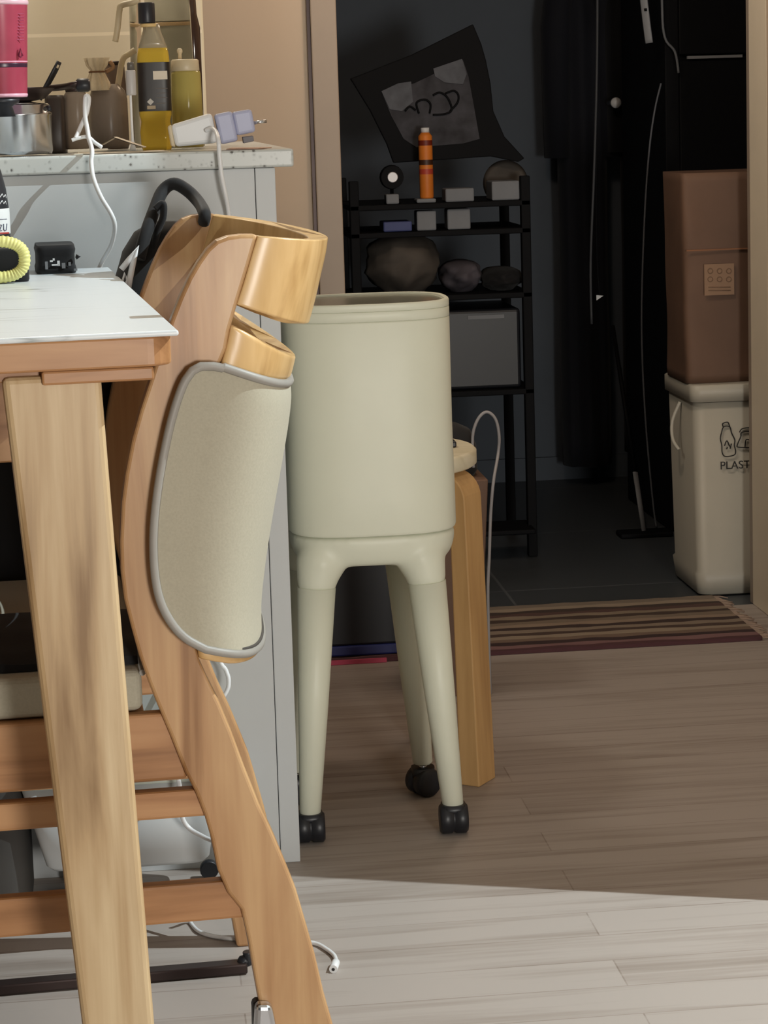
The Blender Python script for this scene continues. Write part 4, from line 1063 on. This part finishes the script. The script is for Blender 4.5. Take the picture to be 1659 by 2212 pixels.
for dy_ in (.008, .026):
    MB().tube([pY(546, 266, y+.004+dy_), pY(576, 261, y+.004+dy_)], .0022, 10).build('prong', CHROME, t)
# cables
def cable(pts, r, label, nm='white_cable', mat=WHITE_P):
    P = [(pY(a, b, y) if not isinstance(a, Vector) else a) for a, b, y in pts]
    return tag(MB().tube(spline(P, 8), r, 10).build(nm, mat), label, 'cable')
yf = YP-.024
cable([(445, 282, YP+.016), (458, 278, YP+.010), (467, 286, YP-.004), (472, 305, yf), (474, 335, yf), (479, 380, yf), (487, 420, yf), (495, 470, yf+.010), (500, 560, YP-.01), (498, 700, YP-.006), (490, 1000, YP-.006), (470, 1300, YP-.02),
       (474, 1418, YP-.05), (488, 1448, YP-.05), (494, 1472, YP-.05), (486, 1500, YP-.05), (440, 1560, YP-.05), (396, 1630, YP-.05), (385, 1672, YP-.20), (388, 1700, YP-.20), (393, 1762, YP-.20), (410, 1790, YP-.20), (440, 1808, YP-.22), (472, 1826, YP-.24), (490, 1870, YP-.26)], .0028, 'white charging cable hanging from the charger down behind the chair')
cable([(163, 300, YP+.02), (175, 272, YP+.03), (187, 245, YP+.03), (192, 215, YP+.03), (188, 207, YP+.03), (184, 214, YP+.03), (184, 250, YP+.025), (189, 280, YP+.02), (192, 300, YP+.01), (197, 316, YP-.010), (199, 330, YP-.026), (197, 350, YP-.030), (202, 385, YP-.040), (218, 425, YP-.052), (240, 462, YP-.058), (248, 490, YP-.055), (240, 530, YP-.04), (215, 578, YP-.02), (200, 640, YP-.012), (190, 800, YP-.012)], .0028, 'white cable looped on the worktop and hanging before the grey panel')
cable([(155, 303, YP+.02), (170, 298, YP+.02), (190, 296, YP+.02), (205, 308, YP+.015), (220, 318, YP+.012)], .0024, 'short loop of white cable lying beside the paper napkins')
def fl(px, py): return pz(px, py, .003)
P = [pY(404, 1960, 2.62), pz(405, 1968, .02), fl(410, 1990), fl(430, 2012), fl(470, 2024), fl(535, 2030), fl(620, 2032), fl(678, 2037), fl(705, 2050), fl(722, 2064), fl(727, 2078)]
P = spline(P, 8)
t = thing('floor_cable', 'white cable trailing across the floor to a small connector', 'cable', fl(535, 2030)*1)
MB().tube(P, .0025, 10).build('cord', WHITE_P, t)
e = P[-1]; e2 = pz(720, 2094, .0045); e.z = .0045
MB().tube([e, e+(e2-e)*.2, e2], [.0028, .0048, .0048], 16).build('connector', WHITE_P, t)
dd = (e2-e).normalized(); MB().tube([e2, e2+dd*.001], .0018, 10).build('connector_socket', INK, t)

# ================================================================== THINGS ON THE DINING TABLE
def tabp(px, py): return pz(px, py, ZTB)
# black pouch
q = tabp(120, 592); dn = (q-P0).dot(TD); q0 = q
def on_t(px, py, dd=0): r_ = pN(px, py, q0+TD*dd, TD); return r_
a, b = on_t(78, 560), on_t(166, 560); z1_ = on_t(120, 530).z
t = thing('black_case', 'small black case with white print lying on the table', 'case', q0)
mid = (a+b)/2; hwc = (b-a).length/2
rings = []
for z, k in ((ZTB+.0005, .98), (ZTB+.006, 1.0), (ZTB+.010, .95), (z1_-.012, .94), (z1_-.006, .99), (z1_, .93)):
    rings.append([Vector((mid.x, mid.y, 0))+TL*(u.x*k)+TD*(.045+u.y*k)+Vector((0, 0, z)) for u in sq_ring((0, 0), hwc, .045, 0, 7, 60)])
cb = MB().loft(rings).build('case_body', BLACK_CLOTH, t)
MB().tube([on_t(164, 552), on_t(171, 554), on_t(164, 558)], .002, 8).build('zip_pull', BLACK_P, t)
mb = MB()
qz = lambda px, py: on_t(px, py, -.0015)
for (x0, y0, x1, y1) in ((108, 562, 114, 566), (112, 570, 128, 574), (124, 563, 129, 574), (114, 558, 118, 563)):
    a, b = qz(x0, y1), qz(x1, y0); mb.prism([a, Vector((b.x, b.y, a.z)), b, Vector((a.x, a.y, b.z))], TD*.001)
mb.build('white_print', WHITE_P, cb)
mb = MB()
for (x0, y0, x1, y1) in ((98, 565, 103, 582), (134, 568, 141, 580), (148, 566, 153, 574), (160, 580, 167, 585)):
    a, b = qz(x0, y1), qz(x1, y0); mb.prism([a, Vector((b.x, b.y, a.z)), b, Vector((a.x, a.y, b.z))], TD*.001)
mb.build('grey_print', plain('grey_ink', (128, 130, 134), .6), cb)
# yellow ribbed ring standing, with black core
q1 = tabp(10, 613); 
def on_r(px, py, dd=0): return pN(px, py, q1+TD*dd, TD)
cxr, cyr = 2, 558; mb = MB(); n_ = 200; pth = []; rad = []
for i in range(n_):
    an = 2*PI*i/n_; ca, sa = math.cos(an), math.sin(an)
    px = cxr-12+63*math.copysign(abs(ca)**.8, ca); py = 559+39*math.copysign(abs(sa)**.8, sa)
    pth.append(on_r(px, py, .0)); rad.append(.0066*(1+.07*math.sin(44*an)))
zmin = min(p.z-r_ for p, r_ in zip(pth, rad)); 
pth = [p+Vector((0, 0, ZTB+.0005-zmin)) for p in pth]
tag(MB().tube(pth, rad, 12, closed=True).build('yellow_scrunchie', plain('pale_yellow_rubber', (226, 222, 142), .45, var=.04)), 'pale yellow ribbed oval ring standing on the table', 'ring')
a, b = on_r(-60, 590, .035), on_r(60, 534, .035)
mb = MB(); mid = (a+b)/2; 
tag(MB().loft([[Vector((mid.x, mid.y, 0))+TL*(u.x*k)+TD*(u.y*k)+Vector((0, 0, z)) for u in sq_ring((0, 0), (Vector((b.x, b.y, 0))-Vector((a.x, a.y, 0))).length/2, .02, 0, 5, 40)] for z, k in ((ZTB+.0005, .97), (ZTB+.003, 1), (b.z-.003, 1), (b.z, .95))]).build('black_wallet', BLACK_CLOTH), 'black pouch lying behind the pale yellow ring', 'pouch')
# bottle at the far left
q2 = tabp(-30, 597)
def on_b(px, py): return pN(px, py, q2, TD)
def lathe_b(pxc, pts, mat, name, par, seg=48):
    c = on_b(pxc, 500); return MB().lathe([((on_b(pxc+h, y)-on_b(pxc, y)).length, on_b(pxc, y).z) for h, y in pts], (c.x, c.y, 0), seg).build(name, mat, par)
t = thing('drink_bottle', 'black labelled drink bottle at the left edge of the table', 'bottle', Vector((q2.x, q2.y, ZTB)))
zz0 = on_b(-30, 566).z
c = on_b(-30, 500)
rad_ = lambda h, y: (on_b(-30+h, y)-on_b(-30, y)).length
MB().lathe([(rad_(50, 560), ZTB+.0006), (rad_(52, 560), ZTB+.004), (rad_(52, 460), on_b(-30, 452).z), (rad_(48, 420), on_b(-30, 410).z), (rad_(40, 380), on_b(-30, 372).z), (rad_(33, 345), on_b(-30, 352).z)], (c.x, c.y, 0), 48).build('bottle_body', BLACK_P, t)
lathe_b(-30, [(33, 352), (33.5, 346), (31, 332), (28, 300), (16, 240), (15, 200)], plain('yellow_cap_wrap', (226, 190, 60), .4), 'yellow_neck', t)
lb = lathe_b(-30, [(52.6, 506), (53, 504), (53, 453), (52.6, 451)], plain('white_label_print', (220, 222, 222), .45, var=.02), 'white_label', t)
rr = rad_(53.6, 480)
def on_lab(px, py):   # point on the label cylinder facing the camera
    q = on_b(px, py); dx = (q-Vector((c.x, c.y, q.z))).dot(TL); dx = max(-rr*.98, min(rr*.98, dx))
    return Vector((c.x, c.y, q.z))+TL*dx-TD*math.sqrt(rr*rr-dx*dx)
MB().tube([on_lab(x, 502) for x in (-20, -10, 0, 8, 14, 18)], .0012, 6).build('red_line', RED_LINE, lb)
mb = MB(); mb.tube([on_lab(x, y) for x, y in ((-2, 484), (3, 484), (-2, 496), (3, 496))], .0007, 6)
mb.tube([on_lab(x, y) for x, y in ((7, 482), (7, 494), (10, 497), (13, 495), (14, 482))], .0007, 6)
mb.tube([on_lab(x, 472) for x in (-4, 4, 14)], .0005, 6)
mb.build('label_letters', plain('grey_blue_ink', (92, 98, 116), .5), lb)
mb = MB()
for py in (424, 438):
    zq = [(-2, py+2), (4, py-6), (7, py+1), (11, py-4), (13, py+3)]
    P = []
    for x, y_ in zq:
        q = on_b(x, y_); r0 = rad_(50, 430)*1.01; dx = min((q-Vector((c.x, c.y, q.z))).dot(TL), r0*.97); P.append(Vector((c.x, c.y, q.z))+TL*dx-TD*math.sqrt(r0*r0-dx*dx))
    mb.tube(P, .0006, 6)
mb.build('chevron_print', WHITE_P, t)

for o in bpy.data.objects:
    if '_o' in o: del o['_o']
